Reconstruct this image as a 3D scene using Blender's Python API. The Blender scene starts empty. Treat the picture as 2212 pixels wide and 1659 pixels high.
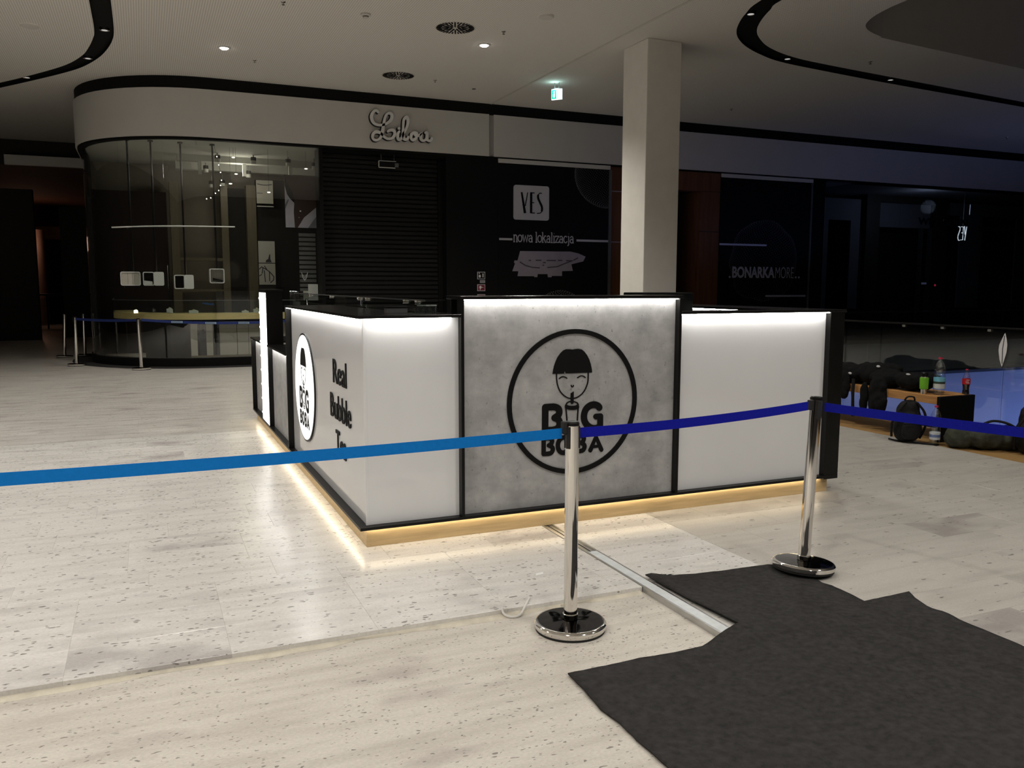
import bpy, bmesh, math, random
from math import sin, cos, pi, radians
from mathutils import Vector, Matrix, noise, geometry
random.seed(7)
S = bpy.context.scene
COL = S.collection

# ------------------------------------------------------------------ camera
cam_d = bpy.data.cameras.new('camera'); cam = bpy.data.objects.new('camera', cam_d); COL.objects.link(cam)
YAW, PITCH, ROLL = 0.4099, -0.1163, 0.0017
cam_d.sensor_width = 36.0; cam_d.lens = 1821.75 * 36.0 / 2212.0; cam_d.clip_end = 200
_r = Vector((cos(YAW), -sin(YAW), 0)); _f = Vector((sin(YAW) * cos(PITCH), cos(YAW) * cos(PITCH), sin(PITCH))); _u = _r.cross(_f)
_r2 = _r * cos(ROLL) + _u * sin(ROLL); _u2 = -_r * sin(ROLL) + _u * cos(ROLL)
cam.matrix_world = Matrix(((_r2.x, _u2.x, -_f.x, -1.189), (_r2.y, _u2.y, -_f.y, -4.9694), (_r2.z, _u2.z, -_f.z, 1.6), (0, 0, 0, 1)))
S.camera = cam

# ------------------------------------------------------------------ world, exposure, large lights
W = bpy.data.worlds.new('world'); S.world = W; W.use_nodes = True
W.node_tree.nodes['Background'].inputs[0].default_value = (0.75, 0.82, 1.0, 1)
W.node_tree.nodes['Background'].inputs[1].default_value = 0.0008
vs = S.view_settings
vs.view_transform = 'Standard'; vs.look = 'None'; vs.gamma = 1.0; vs.exposure = 0.0; vs.use_curve_mapping = False

def lamp(kind, name, loc, energy, color=(1, .93, .82), rot=(0, 0, 0), **kw):
    d = bpy.data.lights.new(name, kind); d.energy = energy; d.color = color
    for k, v in kw.items(): setattr(d, k, v)
    o = bpy.data.objects.new(name, d); COL.objects.link(o); o.location = loc; o.rotation_euler = rot
    return o
# recessed hall downlights: a regular grid of fittings over the mall walkway (behind and beside the camera the same as the two in view)
for (x, y, e) in ((-8, -7, 480), (-4, -7, 460), (0, -7, 270), (4.2, -7, 345), (-8, -3, 480), (-4.2, -3, 330), (-.9, -3.3, 235), (2.6, -4.0, 225), (5.4, -3, 200), (-8, 1.2, 480), (-4.2, 1.2, 310), (-8, 5.2, 400), (-4.4, 5.2, 300), (-1.5, 3.6, 215), (3.4, 3.6, 330), (5.0, 1.6, 190), (-7, 9.5, 330)):
    lamp('SPOT', 'hall_downlight', (x, y, 5.46), e * 1.06, (1, .966, .908), spot_size=radians(158 if (x >= 0 and y < -3.5) else 130), spot_blend=.8, shadow_soft_size=.16)
for (x, y, e) in ((.22, 10.32, 430), (4.12, 8.41, 520)):
    lamp('SPOT', 'ceiling_spot', (x, y, 5.47), e, (1, .955, .88), spot_size=radians(125), spot_blend=.8, shadow_soft_size=.06)
# blue light standing on the lower mall level, shining up into the atrium
for x, e in ((10.6, 36), (16.0, 50)):
    lamp('AREA', 'atrium_blue_light', (x, 1.0, -1.9), e, (.24, .34, 1.0), (radians(92), 0, 0), shape='RECTANGLE', size=5.0, size_y=.8, spread=radians(66))
lamp('AREA', 'atrium_blue_light', (22.0, 1.2, -3.6), 45, (.24, .33, 1.0), (radians(120), 0, 0), shape='RECTANGLE', size=4.0, size_y=1.0, spread=radians(110))
lamp('POINT', 'far_shop_added_fill', (20.0, 13.2, 3.9), 12, (.65, .72, 1), shadow_soft_size=.2)  # added fill lamp, lifts the panels behind the far dark glass
# shop and corridor lamps
lamp('SPOT', 'shop_window_added_fill', (-.8, 13.0, 4.33), 34, (1, .95, .85), spot_size=radians(100), spot_blend=.6, shadow_soft_size=.05)  # this and the next spot are added to brighten the display boxes
lamp('SPOT', 'shop_window_added_fill', (.7, 12.85, 4.33), 30, (1, .95, .85), spot_size=radians(100), spot_blend=.6, shadow_soft_size=.05)
lamp('POINT', 'jewellery_shop_lamp', (.9, 15.0, 4.1), 22, (1, .93, .78), shadow_soft_size=.25)
lamp('POINT', 'showcase_lamp', (.6, 14.6, 1.9), 4, (1, .85, .55), shadow_soft_size=.2)
lamp('POINT', 'corridor_lamp', (-5.3, 32.5, 3.2), 16, (1, .55, .36), shadow_soft_size=.3)

# ------------------------------------------------------------------ materials
M = {}
def mat(name, col, rough=.5, metal=0.0, amount=0.0, scale=8.0, stretch=(1, 1, 1), bump=0.0, bscale=40.0, emit=0.0, ecol=None, spec=.5, coat=0.0, spread=0.0):
    """principled material: procedural noise in the colour, optional fine relief and per-object spread"""
    m = bpy.data.materials.new(name); m.use_nodes = True; nt = m.node_tree; n = nt.nodes; l = nt.links
    b = n['Principled BSDF']; b.inputs['Base Color'].default_value = (*col, 1); b.inputs['Roughness'].default_value = rough
    b.inputs['Metallic'].default_value = metal; b.inputs['Specular IOR Level'].default_value = spec; b.inputs['Coat Weight'].default_value = coat
    b.inputs['Coat Roughness'].default_value = .05
    tc = n.new('ShaderNodeTexCoord'); mp = n.new('ShaderNodeMapping'); mp.inputs['Scale'].default_value = stretch
    l.new(tc.outputs['Object'], mp.inputs['Vector'])
    src = None
    if amount or spread:
        nz = n.new('ShaderNodeTexNoise'); nz.inputs['Scale'].default_value = scale; nz.inputs['Detail'].default_value = 5
        l.new(mp.outputs[0], nz.inputs['Vector'])
        mr = n.new('ShaderNodeMapRange'); mr.inputs[1].default_value = .25; mr.inputs[2].default_value = .75
        mr.inputs[3].default_value = 1 - amount; mr.inputs[4].default_value = 1 + amount; l.new(nz.outputs['Fac'], mr.inputs[0])
        val = mr.outputs[0]
        if spread:
            oi = n.new('ShaderNodeObjectInfo'); m2 = n.new('ShaderNodeMapRange'); m2.inputs[3].default_value = 1 - spread; m2.inputs[4].default_value = 1 + spread
            l.new(oi.outputs['Random'], m2.inputs[0]); mu = n.new('ShaderNodeMath'); mu.operation = 'MULTIPLY'; l.new(val, mu.inputs[0]); l.new(m2.outputs[0], mu.inputs[1]); val = mu.outputs[0]
        vm = n.new('ShaderNodeVectorMath'); vm.operation = 'SCALE'; vm.inputs[0].default_value = col; l.new(val, vm.inputs['Scale'])
        l.new(vm.outputs[0], b.inputs['Base Color'])
    if bump:
        n2 = n.new('ShaderNodeTexNoise'); n2.inputs['Scale'].default_value = bscale; n2.inputs['Detail'].default_value = 6; l.new(mp.outputs[0], n2.inputs['Vector'])
        bp = n.new('ShaderNodeBump'); bp.inputs['Strength'].default_value = bump; bp.inputs['Distance'].default_value = .01
        l.new(n2.outputs['Fac'], bp.inputs['Height']); l.new(bp.outputs[0], b.inputs['Normal'])
    if emit:
        b.inputs['Emission Color'].default_value = (*(ecol or col), 1); b.inputs['Emission Strength'].default_value = emit
    M[name] = m
    return m

def glass(name, tint=(.9, .95, .93), rough=.0, base=.04):
    m = bpy.data.materials.new(name); m.use_nodes = True; nt = m.node_tree; n = nt.nodes; l = nt.links
    n.remove(n['Principled BSDF']); out = n['Material Output']
    tr = n.new('ShaderNodeBsdfTransparent'); tr.inputs[0].default_value = (*tint, 1)
    gl = n.new('ShaderNodeBsdfGlossy'); gl.inputs['Roughness'].default_value = rough; gl.inputs[0].default_value = (1, 1, 1, 1)
    fr = n.new('ShaderNodeFresnel'); ge = n.new('ShaderNodeNewGeometry'); io = n.new('ShaderNodeMapRange'); io.inputs[3].default_value = 1.5; io.inputs[4].default_value = 1 / 1.5; l.new(ge.outputs['Backfacing'], io.inputs[0]); l.new(io.outputs[0], fr.inputs[0])
    ad = n.new('ShaderNodeMath'); ad.operation = 'ADD'; ad.inputs[1].default_value = base; l.new(fr.outputs[0], ad.inputs[0])
    mx = n.new('ShaderNodeMixShader'); l.new(ad.outputs[0], mx.inputs[0]); l.new(tr.outputs[0], mx.inputs[1]); l.new(gl.outputs[0], mx.inputs[2])
    l.new(mx.outputs[0], out.inputs[0]); M[name] = m
    return m

def node(nt, t, **kw):
    x = nt.nodes.new(t)
    for k, v in kw.items(): setattr(x, k, v)
    return x

def stone(name, base, dark, speck, streak, rough, seedmix=1.0, speck_size=34.0, spec=.5):
    """travertine: pale base, streaks along X, elongated pores whose density drifts; each tile is cut from its own spot"""
    m = bpy.data.materials.new(name); m.use_nodes = True; nt = m.node_tree; l = nt.links; b = nt.nodes['Principled BSDF']
    b.inputs['Roughness'].default_value = rough; b.inputs['Specular IOR Level'].default_value = spec
    geo = node(nt, 'ShaderNodeNewGeometry'); oi = node(nt, 'ShaderNodeObjectInfo')
    off = node(nt, 'ShaderNodeCombineXYZ')
    for i, k in enumerate((17.0, 31.0, 53.0)):
        mm = node(nt, 'ShaderNodeMath', operation='MULTIPLY'); mm.inputs[1].default_value = k * seedmix; l.new(oi.outputs['Random'], mm.inputs[0]); l.new(mm.outputs[0], off.inputs[i])
    add = node(nt, 'ShaderNodeVectorMath', operation='ADD'); l.new(geo.outputs['Position'], add.inputs[0]); l.new(off.outputs[0], add.inputs[1])
    def noise_(sc, stretch, det=4, src=add.outputs[0]):
        mp = node(nt, 'ShaderNodeMapping'); mp.inputs['Scale'].default_value = stretch; l.new(src, mp.inputs[0])
        z = node(nt, 'ShaderNodeTexNoise'); z.inputs['Scale'].default_value = sc; z.inputs['Detail'].default_value = det; l.new(mp.outputs[0], z.inputs[0]); return z.outputs['Fac']
    def rng(v, a, b_, c, d):
        q = node(nt, 'ShaderNodeMapRange'); q.inputs[1].default_value = a; q.inputs[2].default_value = b_; q.inputs[3].default_value = c; q.inputs[4].default_value = d; l.new(v, q.inputs[0]); return q.outputs[0]
    def mixc(f, c1, c2):
        x = node(nt, 'ShaderNodeMix', data_type='RGBA'); l.new(f, x.inputs[0])
        for s, c in ((6, c1), (7, c2)):
            if isinstance(c, tuple): x.inputs[s].default_value = (*c, 1)
            else: l.new(c, x.inputs[s])
        return x.outputs[2]
    st = rng(noise_(2.2, (.7, 5, 1)), .42, .72, 0, streak)
    c = mixc(st, base, dark)
    blot = rng(noise_(1.6, (1, 2.2, 1), 6), .58, .74, 0, streak * 1.1)
    c = mixc(blot, c, (dark[0] * .82, dark[1] * .80, dark[2] * .84))
    if seedmix:
        stain = node(nt, 'ShaderNodeMath', operation='MULTIPLY'); l.new(rng(noise_(2.6, (1, 1.7, 1), 7), .44, .62, 0, .75), stain.inputs[0])
        wh = node(nt, 'ShaderNodeTexWhiteNoise', noise_dimensions='1D'); l.new(oi.outputs['Random'], wh.inputs['W']); l.new(rng(wh.outputs['Value'], .80, .92, 0, 1), stain.inputs[1])
        c = mixc(stain.outputs[0], c, (dark[0] * .80, dark[1] * .78, dark[2] * .82))
    fine = rng(noise_(70, (1, 1.6, 1), 3), .3, .7, .93, 1.07)
    vm = node(nt, 'ShaderNodeVectorMath', operation='SCALE'); l.new(c, vm.inputs[0]); l.new(fine, vm.inputs['Scale']); c = vm.outputs[0]
    h = None
    if speck:
        mp = node(nt, 'ShaderNodeMapping'); mp.inputs['Scale'].default_value = (.62, 1.5, 1); mp.inputs['Rotation'].default_value = (0, 0, .12); l.new(add.outputs[0], mp.inputs[0])
        wob = node(nt, 'ShaderNodeTexNoise'); wob.inputs['Scale'].default_value = 22; l.new(mp.outputs[0], wob.inputs[0])
        w2 = node(nt, 'ShaderNodeVectorMath', operation='SCALE'); w2.inputs['Scale'].default_value = .05; l.new(wob.outputs['Color'], w2.inputs[0])
        w3 = node(nt, 'ShaderNodeVectorMath', operation='ADD'); l.new(mp.outputs[0], w3.inputs[0]); l.new(w2.outputs[0], w3.inputs[1])
        vo = node(nt, 'ShaderNodeTexVoronoi'); vo.inputs['Scale'].default_value = speck_size; l.new(w3.outputs[0], vo.inputs[0])
        sep = node(nt, 'ShaderNodeSeparateColor'); l.new(vo.outputs['Color'], sep.inputs[0])
        dens = rng(noise_(3.2, (1, 1.5, 1), 3), .32, .68, .16, .16 + speck)
        # a pore only in the share of cells under the density; its radius varies from cell to cell
        on = node(nt, 'ShaderNodeMath', operation='LESS_THAN'); l.new(sep.outputs[0], on.inputs[0]); l.new(dens, on.inputs[1])
        rad = rng(sep.outputs[1], 0, 1, .10, .34)
        ins = node(nt, 'ShaderNodeMath', operation='LESS_THAN'); l.new(vo.outputs['Distance'], ins.inputs[0]); l.new(rad, ins.inputs[1])
        f = node(nt, 'ShaderNodeMath', operation='MULTIPLY'); l.new(on.outputs[0], f.inputs[0]); l.new(ins.outputs[0], f.inputs[1])
        f2 = node(nt, 'ShaderNodeMath', operation='MULTIPLY'); f2.inputs[1].default_value = .8; l.new(f.outputs[0], f2.inputs[0])
        c = mixc(f2.outputs[0], c, (.17, .155, .14)); h = f.outputs[0]
    if h is not None:
        bp = node(nt, 'ShaderNodeBump'); bp.invert = True; bp.inputs['Strength'].default_value = .4; bp.inputs['Distance'].default_value = .004; l.new(h, bp.inputs['Height']); l.new(bp.outputs[0], b.inputs['Normal'])
    l.new(c, b.inputs['Base Color']); M[name] = m
    return m

stone('pale_travertine', (.74, .715, .675), (.55, .52, .485), .62, .55, .22, 1.0, 36.0)
stone('grey_travertine', (.52, .49, .44), (.41, .385, .345), .10, .75, .30, 1.0, 24.0)
stone('screed', (.60, .56, .50), (.46, .42, .37), .40, .8, .8, 0.0, 60.0, .3)
# far floor: the same stone in one slab with drawn joints beyond where tiles can be told apart
def far_floor():
    m = stone('far_travertine', (.655, .625, .58), (.47, .44, .40), .30, .85, .28, 0.0)
    nt = m.node_tree; l = nt.links; b = nt.nodes['Principled BSDF']
    old = b.inputs['Base Color'].links[0].from_socket
    geo = node(nt, 'ShaderNodeNewGeometry'); br = node(nt, 'ShaderNodeTexBrick'); br.inputs['Scale'].default_value = 1
    br.inputs['Color1'].default_value = (1, 1, 1, 1); br.inputs['Color2'].default_value = (.93, .93, .93, 1); br.inputs['Mortar'].default_value = (.88, .87, .86, 1)
    br.inputs['Mortar Size'].default_value = .003; br.inputs['Brick Width'].default_value = .656; br.inputs['Row Height'].default_value = .328
    l.new(geo.outputs['Position'], br.inputs[0])
    mx = node(nt, 'ShaderNodeMix', data_type='RGBA', blend_type='MULTIPLY'); mx.inputs[0].default_value = 1
    l.new(old, mx.inputs[6]); l.new(br.outputs[0], mx.inputs[7]); l.new(mx.outputs[2], b.inputs['Base Color'])
far_floor()

def perforated():
    m = mat('perforated_plaster', (.72, .685, .63), .9, spec=.2); nt = m.node_tree; l = nt.links; b = nt.nodes['Principled BSDF']
    geo = node(nt, 'ShaderNodeNewGeometry'); sc = node(nt, 'ShaderNodeVectorMath', operation='SCALE'); sc.inputs['Scale'].default_value = 1 / .034
    l.new(geo.outputs['Position'], sc.inputs[0]); fr = node(nt, 'ShaderNodeVectorMath', operation='FRACTION'); l.new(sc.outputs[0], fr.inputs[0])
    sb = node(nt, 'ShaderNodeVectorMath', operation='SUBTRACT'); sb.inputs[1].default_value = (.5, .5, 0); l.new(fr.outputs[0], sb.inputs[0])
    sp = node(nt, 'ShaderNodeSeparateXYZ'); l.new(sb.outputs[0], sp.inputs[0]); cb = node(nt, 'ShaderNodeCombineXYZ'); l.new(sp.outputs[0], cb.inputs[0]); l.new(sp.outputs[1], cb.inputs[1])
    ln = node(nt, 'ShaderNodeVectorMath', operation='LENGTH'); l.new(cb.outputs[0], ln.inputs[0])
    lt = node(nt, 'ShaderNodeMath', operation='LESS_THAN'); lt.inputs[1].default_value = .24; l.new(ln.outputs['Value'], lt.inputs[0])
    mx = node(nt, 'ShaderNodeMix', data_type='RGBA'); mx.inputs[6].default_value = (.72, .685, .63, 1); mx.inputs[7].default_value = (.36, .34, .31, 1)
    l.new(lt.outputs[0], mx.inputs[0]); l.new(mx.outputs[2], b.inputs['Base Color'])
perforated()
mat('plain_plaster', (.58, .55, .50), .9, amount=.03, scale=3, spec=.2)
mat('fascia_paint', (.56, .54, .51), .6, amount=.03, scale=2)
mat('fascia_joint_shade', (.34, .325, .31), .7)  # fascia paint darkened to carry the shade of the recessed joint
mat('spot_lens_glint', (.8, .8, .8), .3, emit=.45, ecol=(1, .97, .93))  # emission paints the glints on lenses that are not lit
mat('column_plaster', (.80, .77, .71), .8, amount=.04, scale=4, bump=.05)
mat('black_band', (.006, .006, .006), .7, spec=.15, amount=.15, scale=5)
mat('black_lacquer', (.012, .011, .011), .18, amount=.15, scale=6)
mat('black_satin', (.006, .0055, .005), .36, amount=.2, scale=9, spec=.25)
mat('black_matt', (.006, .006, .006), .85, spec=.1, amount=.2, scale=12)
mat('charcoal_panel', (.005, .005, .0055), .55, spec=.15, amount=.15, scale=5)
mat('white_gloss', (.80, .80, .805), .05, amount=.02, scale=2, coat=.3)
def concrete():
    m = mat('grey_laminate', (.42, .415, .41), .55, spec=.4); nt = m.node_tree; l = nt.links; b = nt.nodes['Principled BSDF']; geo = node(nt, 'ShaderNodeNewGeometry')
    def nz(sc, st, det, a, b_, c, d):
        mp = node(nt, 'ShaderNodeMapping'); mp.inputs['Scale'].default_value = st; l.new(geo.outputs['Position'], mp.inputs[0])
        z = node(nt, 'ShaderNodeTexNoise'); z.inputs['Scale'].default_value = sc; z.inputs['Detail'].default_value = det; z.inputs['Roughness'].default_value = .62; l.new(mp.outputs[0], z.inputs[0])
        q = node(nt, 'ShaderNodeMapRange'); q.inputs[1].default_value = a; q.inputs[2].default_value = b_; q.inputs[3].default_value = c; q.inputs[4].default_value = d; l.new(z.outputs['Fac'], q.inputs[0]); return q.outputs[0]
    def mul(a, b_):
        x = node(nt, 'ShaderNodeMath', operation='MULTIPLY'); l.new(a, x.inputs[0]); l.new(b_, x.inputs[1]); return x.outputs[0]
    v = mul(mul(nz(3.2, (1.2, 1.2, .9), 8, .3, .7, .72, 1.24), nz(9, (1, 1, 1.6), 10, .35, .65, .90, 1.08)), nz(46, (1, 1, .8), 2, .66, .74, 1.0, .62))
    vm = node(nt, 'ShaderNodeVectorMath', operation='SCALE'); vm.inputs[0].default_value = (.42, .415, .41); l.new(v, vm.inputs['Scale']); l.new(vm.outputs[0], b.inputs['Base Color'])
concrete()
mat('oak', (.55, .40, .21), .45, amount=.18, scale=3, stretch=(1.2, 9, 14), bump=.06, bscale=30)
mat('bench_oak', (.50, .25, .085), .45, amount=.22, scale=4, stretch=(14, 1.0, 14), bump=.08, bscale=30)
mat('floor_oak', (.34, .20, .07), .55, amount=.2, scale=4, stretch=(12, 1, 8))
mat('led_white', (.9, .9, .9), .4, emit=34.0, ecol=(1, .98, .93))
mat('led_warm', (.9, .9, .9), .4, emit=15.0, ecol=(1, .86, .62))
mat('lightbox_white', (.9, .9, .9), .4, emit=1.1, ecol=(1, 1, .97))
mat('column_light', (.9, .9, .9), .4, emit=1.35, ecol=(1, 1, .98))
mat('led_bulb', (.9, .9, .9), .4, emit=6.0, ecol=(1, 1, 1))
mat('downlight_glow', (.9, .9, .9), .4, emit=20.0, ecol=(1, .96, .9))
mat('small_bulb', (.9, .9, .9), .4, emit=2.5, ecol=(1, .93, .8))
mat('neon_white', (.9, .9, .9), .4, emit=1.3, ecol=(.9, .93, 1))
mat('chrome', (.74, .72, .69), .07, 1.0, amount=.03, scale=5)
mat('dark_chrome', (.40, .39, .37), .12, 1.0, amount=.05, scale=5)
mat('chrome_dark_reflection', (.085, .08, .078), .06, 1.0, amount=.05, scale=3)  # dark metal tone stands for the black ceiling mirrored in chrome bases
mat('grout', (.60, .57, .53), .9, amount=.06, scale=20)
mat('aluminium', (.55, .55, .54), .38, 1.0, amount=.1, scale=20, stretch=(8, .4, 1))
mat('pale_primer', (.62, .65, .66), .6, amount=.1, scale=20)
mat('rubber', (.012, .012, .012), .7, amount=.1)
mat('belt_light_blue', (.002, .19, .62), .7, spec=.2, amount=.06, scale=60, bump=.05, bscale=400)
mat('belt_navy', (.005, .009, .36), .7, spec=.2, amount=.12, scale=60, bump=.05, bscale=400)
mat('belt_far', (.008, .025, .16), .6, amount=.1, scale=60)
mat('belt_print', (.35, .48, .58), .6, amount=.1)
mat('felt', (.037, .035, .0345), .95, amount=.30, scale=34, bump=.35, bscale=260, spec=.1)
mat('mortar', (.60, .55, .45), .9, amount=.15, scale=14, bump=.5, bscale=30)
mat('tile_edge', (.40, .38, .34), .9, amount=.2, scale=20)
mat('paper_white', (.75, .75, .73), .8, amount=.04)
mat('cable_white', (.72, .70, .66), .5, amount=.05)
mat('sign_letters', (.80, .79, .78), .4, amount=.03)
mat('sign_back', (.01, .01, .01), .6, amount=.1)
mat('print_grey', (.50, .49, .52), .6, amount=.03)
mat('print_mauve', (.30, .27, .33), .6, amount=.12, scale=3)
mat('print_dark', (.06, .055, .07), .6, amount=.1)
mat('print_dots', (.20, .20, .19), .6, amount=.25, scale=9)
mat('print_black', (.006, .006, .0065), .55, amount=.1, spec=.15)
mat('print_blue_grey', (.46, .47, .60), .6, amount=.04)
mat('walnut', (.125, .052, .024), .55, spec=.2, amount=.2, scale=2, stretch=(6, 6, .5))
mat('niche_panel', (.11, .105, .085), .7, amount=.05)
mat('gold_front', (.66, .54, .24), .4, amount=.15, scale=3, stretch=(1, 1, 6))
mat('gold_wood', (.13, .11, .07), .5, amount=.15, scale=4, stretch=(5, 5, .6))
mat('taupe_wall', (.20, .175, .14), .8, amount=.05)
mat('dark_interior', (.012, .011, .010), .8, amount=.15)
mat('wine_curtain', (.010, .004, .0035), .9, amount=.3, scale=10, stretch=(6, 6, .3))
mat('shop_ceiling', (.40, .40, .36), .9, amount=.04)
mat('cream_front', (.46, .44, .38), .5, amount=.05)
mat('display_white', (.62, .62, .60), .45, amount=.03)
mat('skin_print', (.030, .012, .008), .7, amount=.15, scale=3)
mat('cloth_print', (.34, .32, .37), .7, amount=.15, scale=5)
mat('cloth_print_shade', (.12, .12, .14), .7, amount=.15, scale=5)
mat('steel_grey', (.18, .18, .18), .35, .6, amount=.1)
mat('red_sign', (.20, .008, .03), .5, amount=.05)
mat('exit_green', (.0, .35, .22), .5, emit=.9, ecol=(.0, .75, .5))
mat('exit_white', (.8, .9, .9), .5, emit=1.6, ecol=(.75, 1, .97))
mat('red_lamp', (.5, .01, .03), .4, emit=.5, ecol=(1, .05, .12))
mat('screen_blue', (.1, .12, .2), .4, emit=.10, ecol=(.5, .55, .95))
mat('shutter_metal', (.007, .0068, .0065), .42, spec=.3, amount=.12, scale=3, spread=.12)
mat('shop_wall_blue', (.20, .20, .22), .7, amount=.05)
mat('portal_dark', (.03, .026, .02), .6, amount=.1)
mat('corridor_plaster', (.36, .24, .19), .85, amount=.1, scale=3)
mat('corridor_brown', (.12, .06, .038), .8, amount=.1, scale=3)
mat('corridor_dark', (.018, .014, .012), .8, amount=.15)
mat('slab_paint', (.60, .60, .62), .55, amount=.03, scale=3)
mat('black_fabric', (.004, .004, .0045), .9, amount=.35, scale=20, bump=.4, bscale=60, spec=.2)
mat('black_nylon', (.005, .005, .0055), .65, amount=.3, scale=20, bump=.3, bscale=120, spec=.3)
mat('olive_fabric', (.050, .052, .038), .9, amount=.3, scale=14, bump=.4, bscale=60, spec=.2)
mat('reflective_tag', (.6, .6, .6), .3, amount=.05)
mat('lime_sleeve', (.16, .47, .02), .5, amount=.05, bump=.08, bscale=80)
mat('brushed_steel', (.62, .60, .57), .25, 1.0, amount=.05)
mat('cap_red', (.55, .02, .07), .45, amount=.05)
mat('label_red', (.52, .012, .02), .4, amount=.05)
mat('cola', (.012, .004, .003), .12, amount=.1)
mat('label_blue', (.18, .48, .62), .5, amount=.1, scale=20)
mat('label_white', (.62, .64, .64), .5, amount=.1, scale=30)
mat('label_green', (.03, .05, .03), .5, amount=.2, scale=30)
mat('label_navy', (.16, .22, .42), .5, amount=.2, scale=30)
mat('ledge_grey', (.10, .10, .10), .7, amount=.1)
glass('shop_glass', (.955, .97, .96), 0.0, .015)
glass('dark_glass', (.62, .66, .68), 0.0, .02)
glass('rail_glass', (.82, .87, .88), 0.0, .02)
glass('clear_glass', (.93, .97, .96), 0.0, .02)
glass('bottle_plastic', (.90, .93, .95), 0.05, .06)
glass('bottle_blue_plastic', (.55, .75, .90), 0.05, .06)

# ------------------------------------------------------------------ mesh helpers
def loc_of(o):
    v = Vector((0, 0, 0))
    while o is not None: v += o.location; o = o.parent
    return v
def tag(o, label=None, cat=None, group=None, kind=None):
    if label: o['label'] = label
    if cat: o['category'] = cat
    if group: o['group'] = group
    if kind: o['kind'] = kind
    return o
def thing(name, loc, label, cat, group=None):
    o = bpy.data.objects.new(name, None); COL.objects.link(o); o.location = loc; o.empty_display_size = .1
    return tag(o, label, cat, group)
def struct(name, loc=(0, 0, 0), label=None):
    o = bpy.data.objects.new(name, None); COL.objects.link(o); o.location = loc
    return tag(o, label, None, None, 'structure')
def kids(o): return [c for c in COL.objects if c.parent is o]
def copy_tree(o, parent=None):
    c = o.copy(); COL.objects.link(c); c.parent = parent
    for k in [x for x in list(COL.objects) if x.parent is o]: copy_tree(k, c)
    return c

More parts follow.
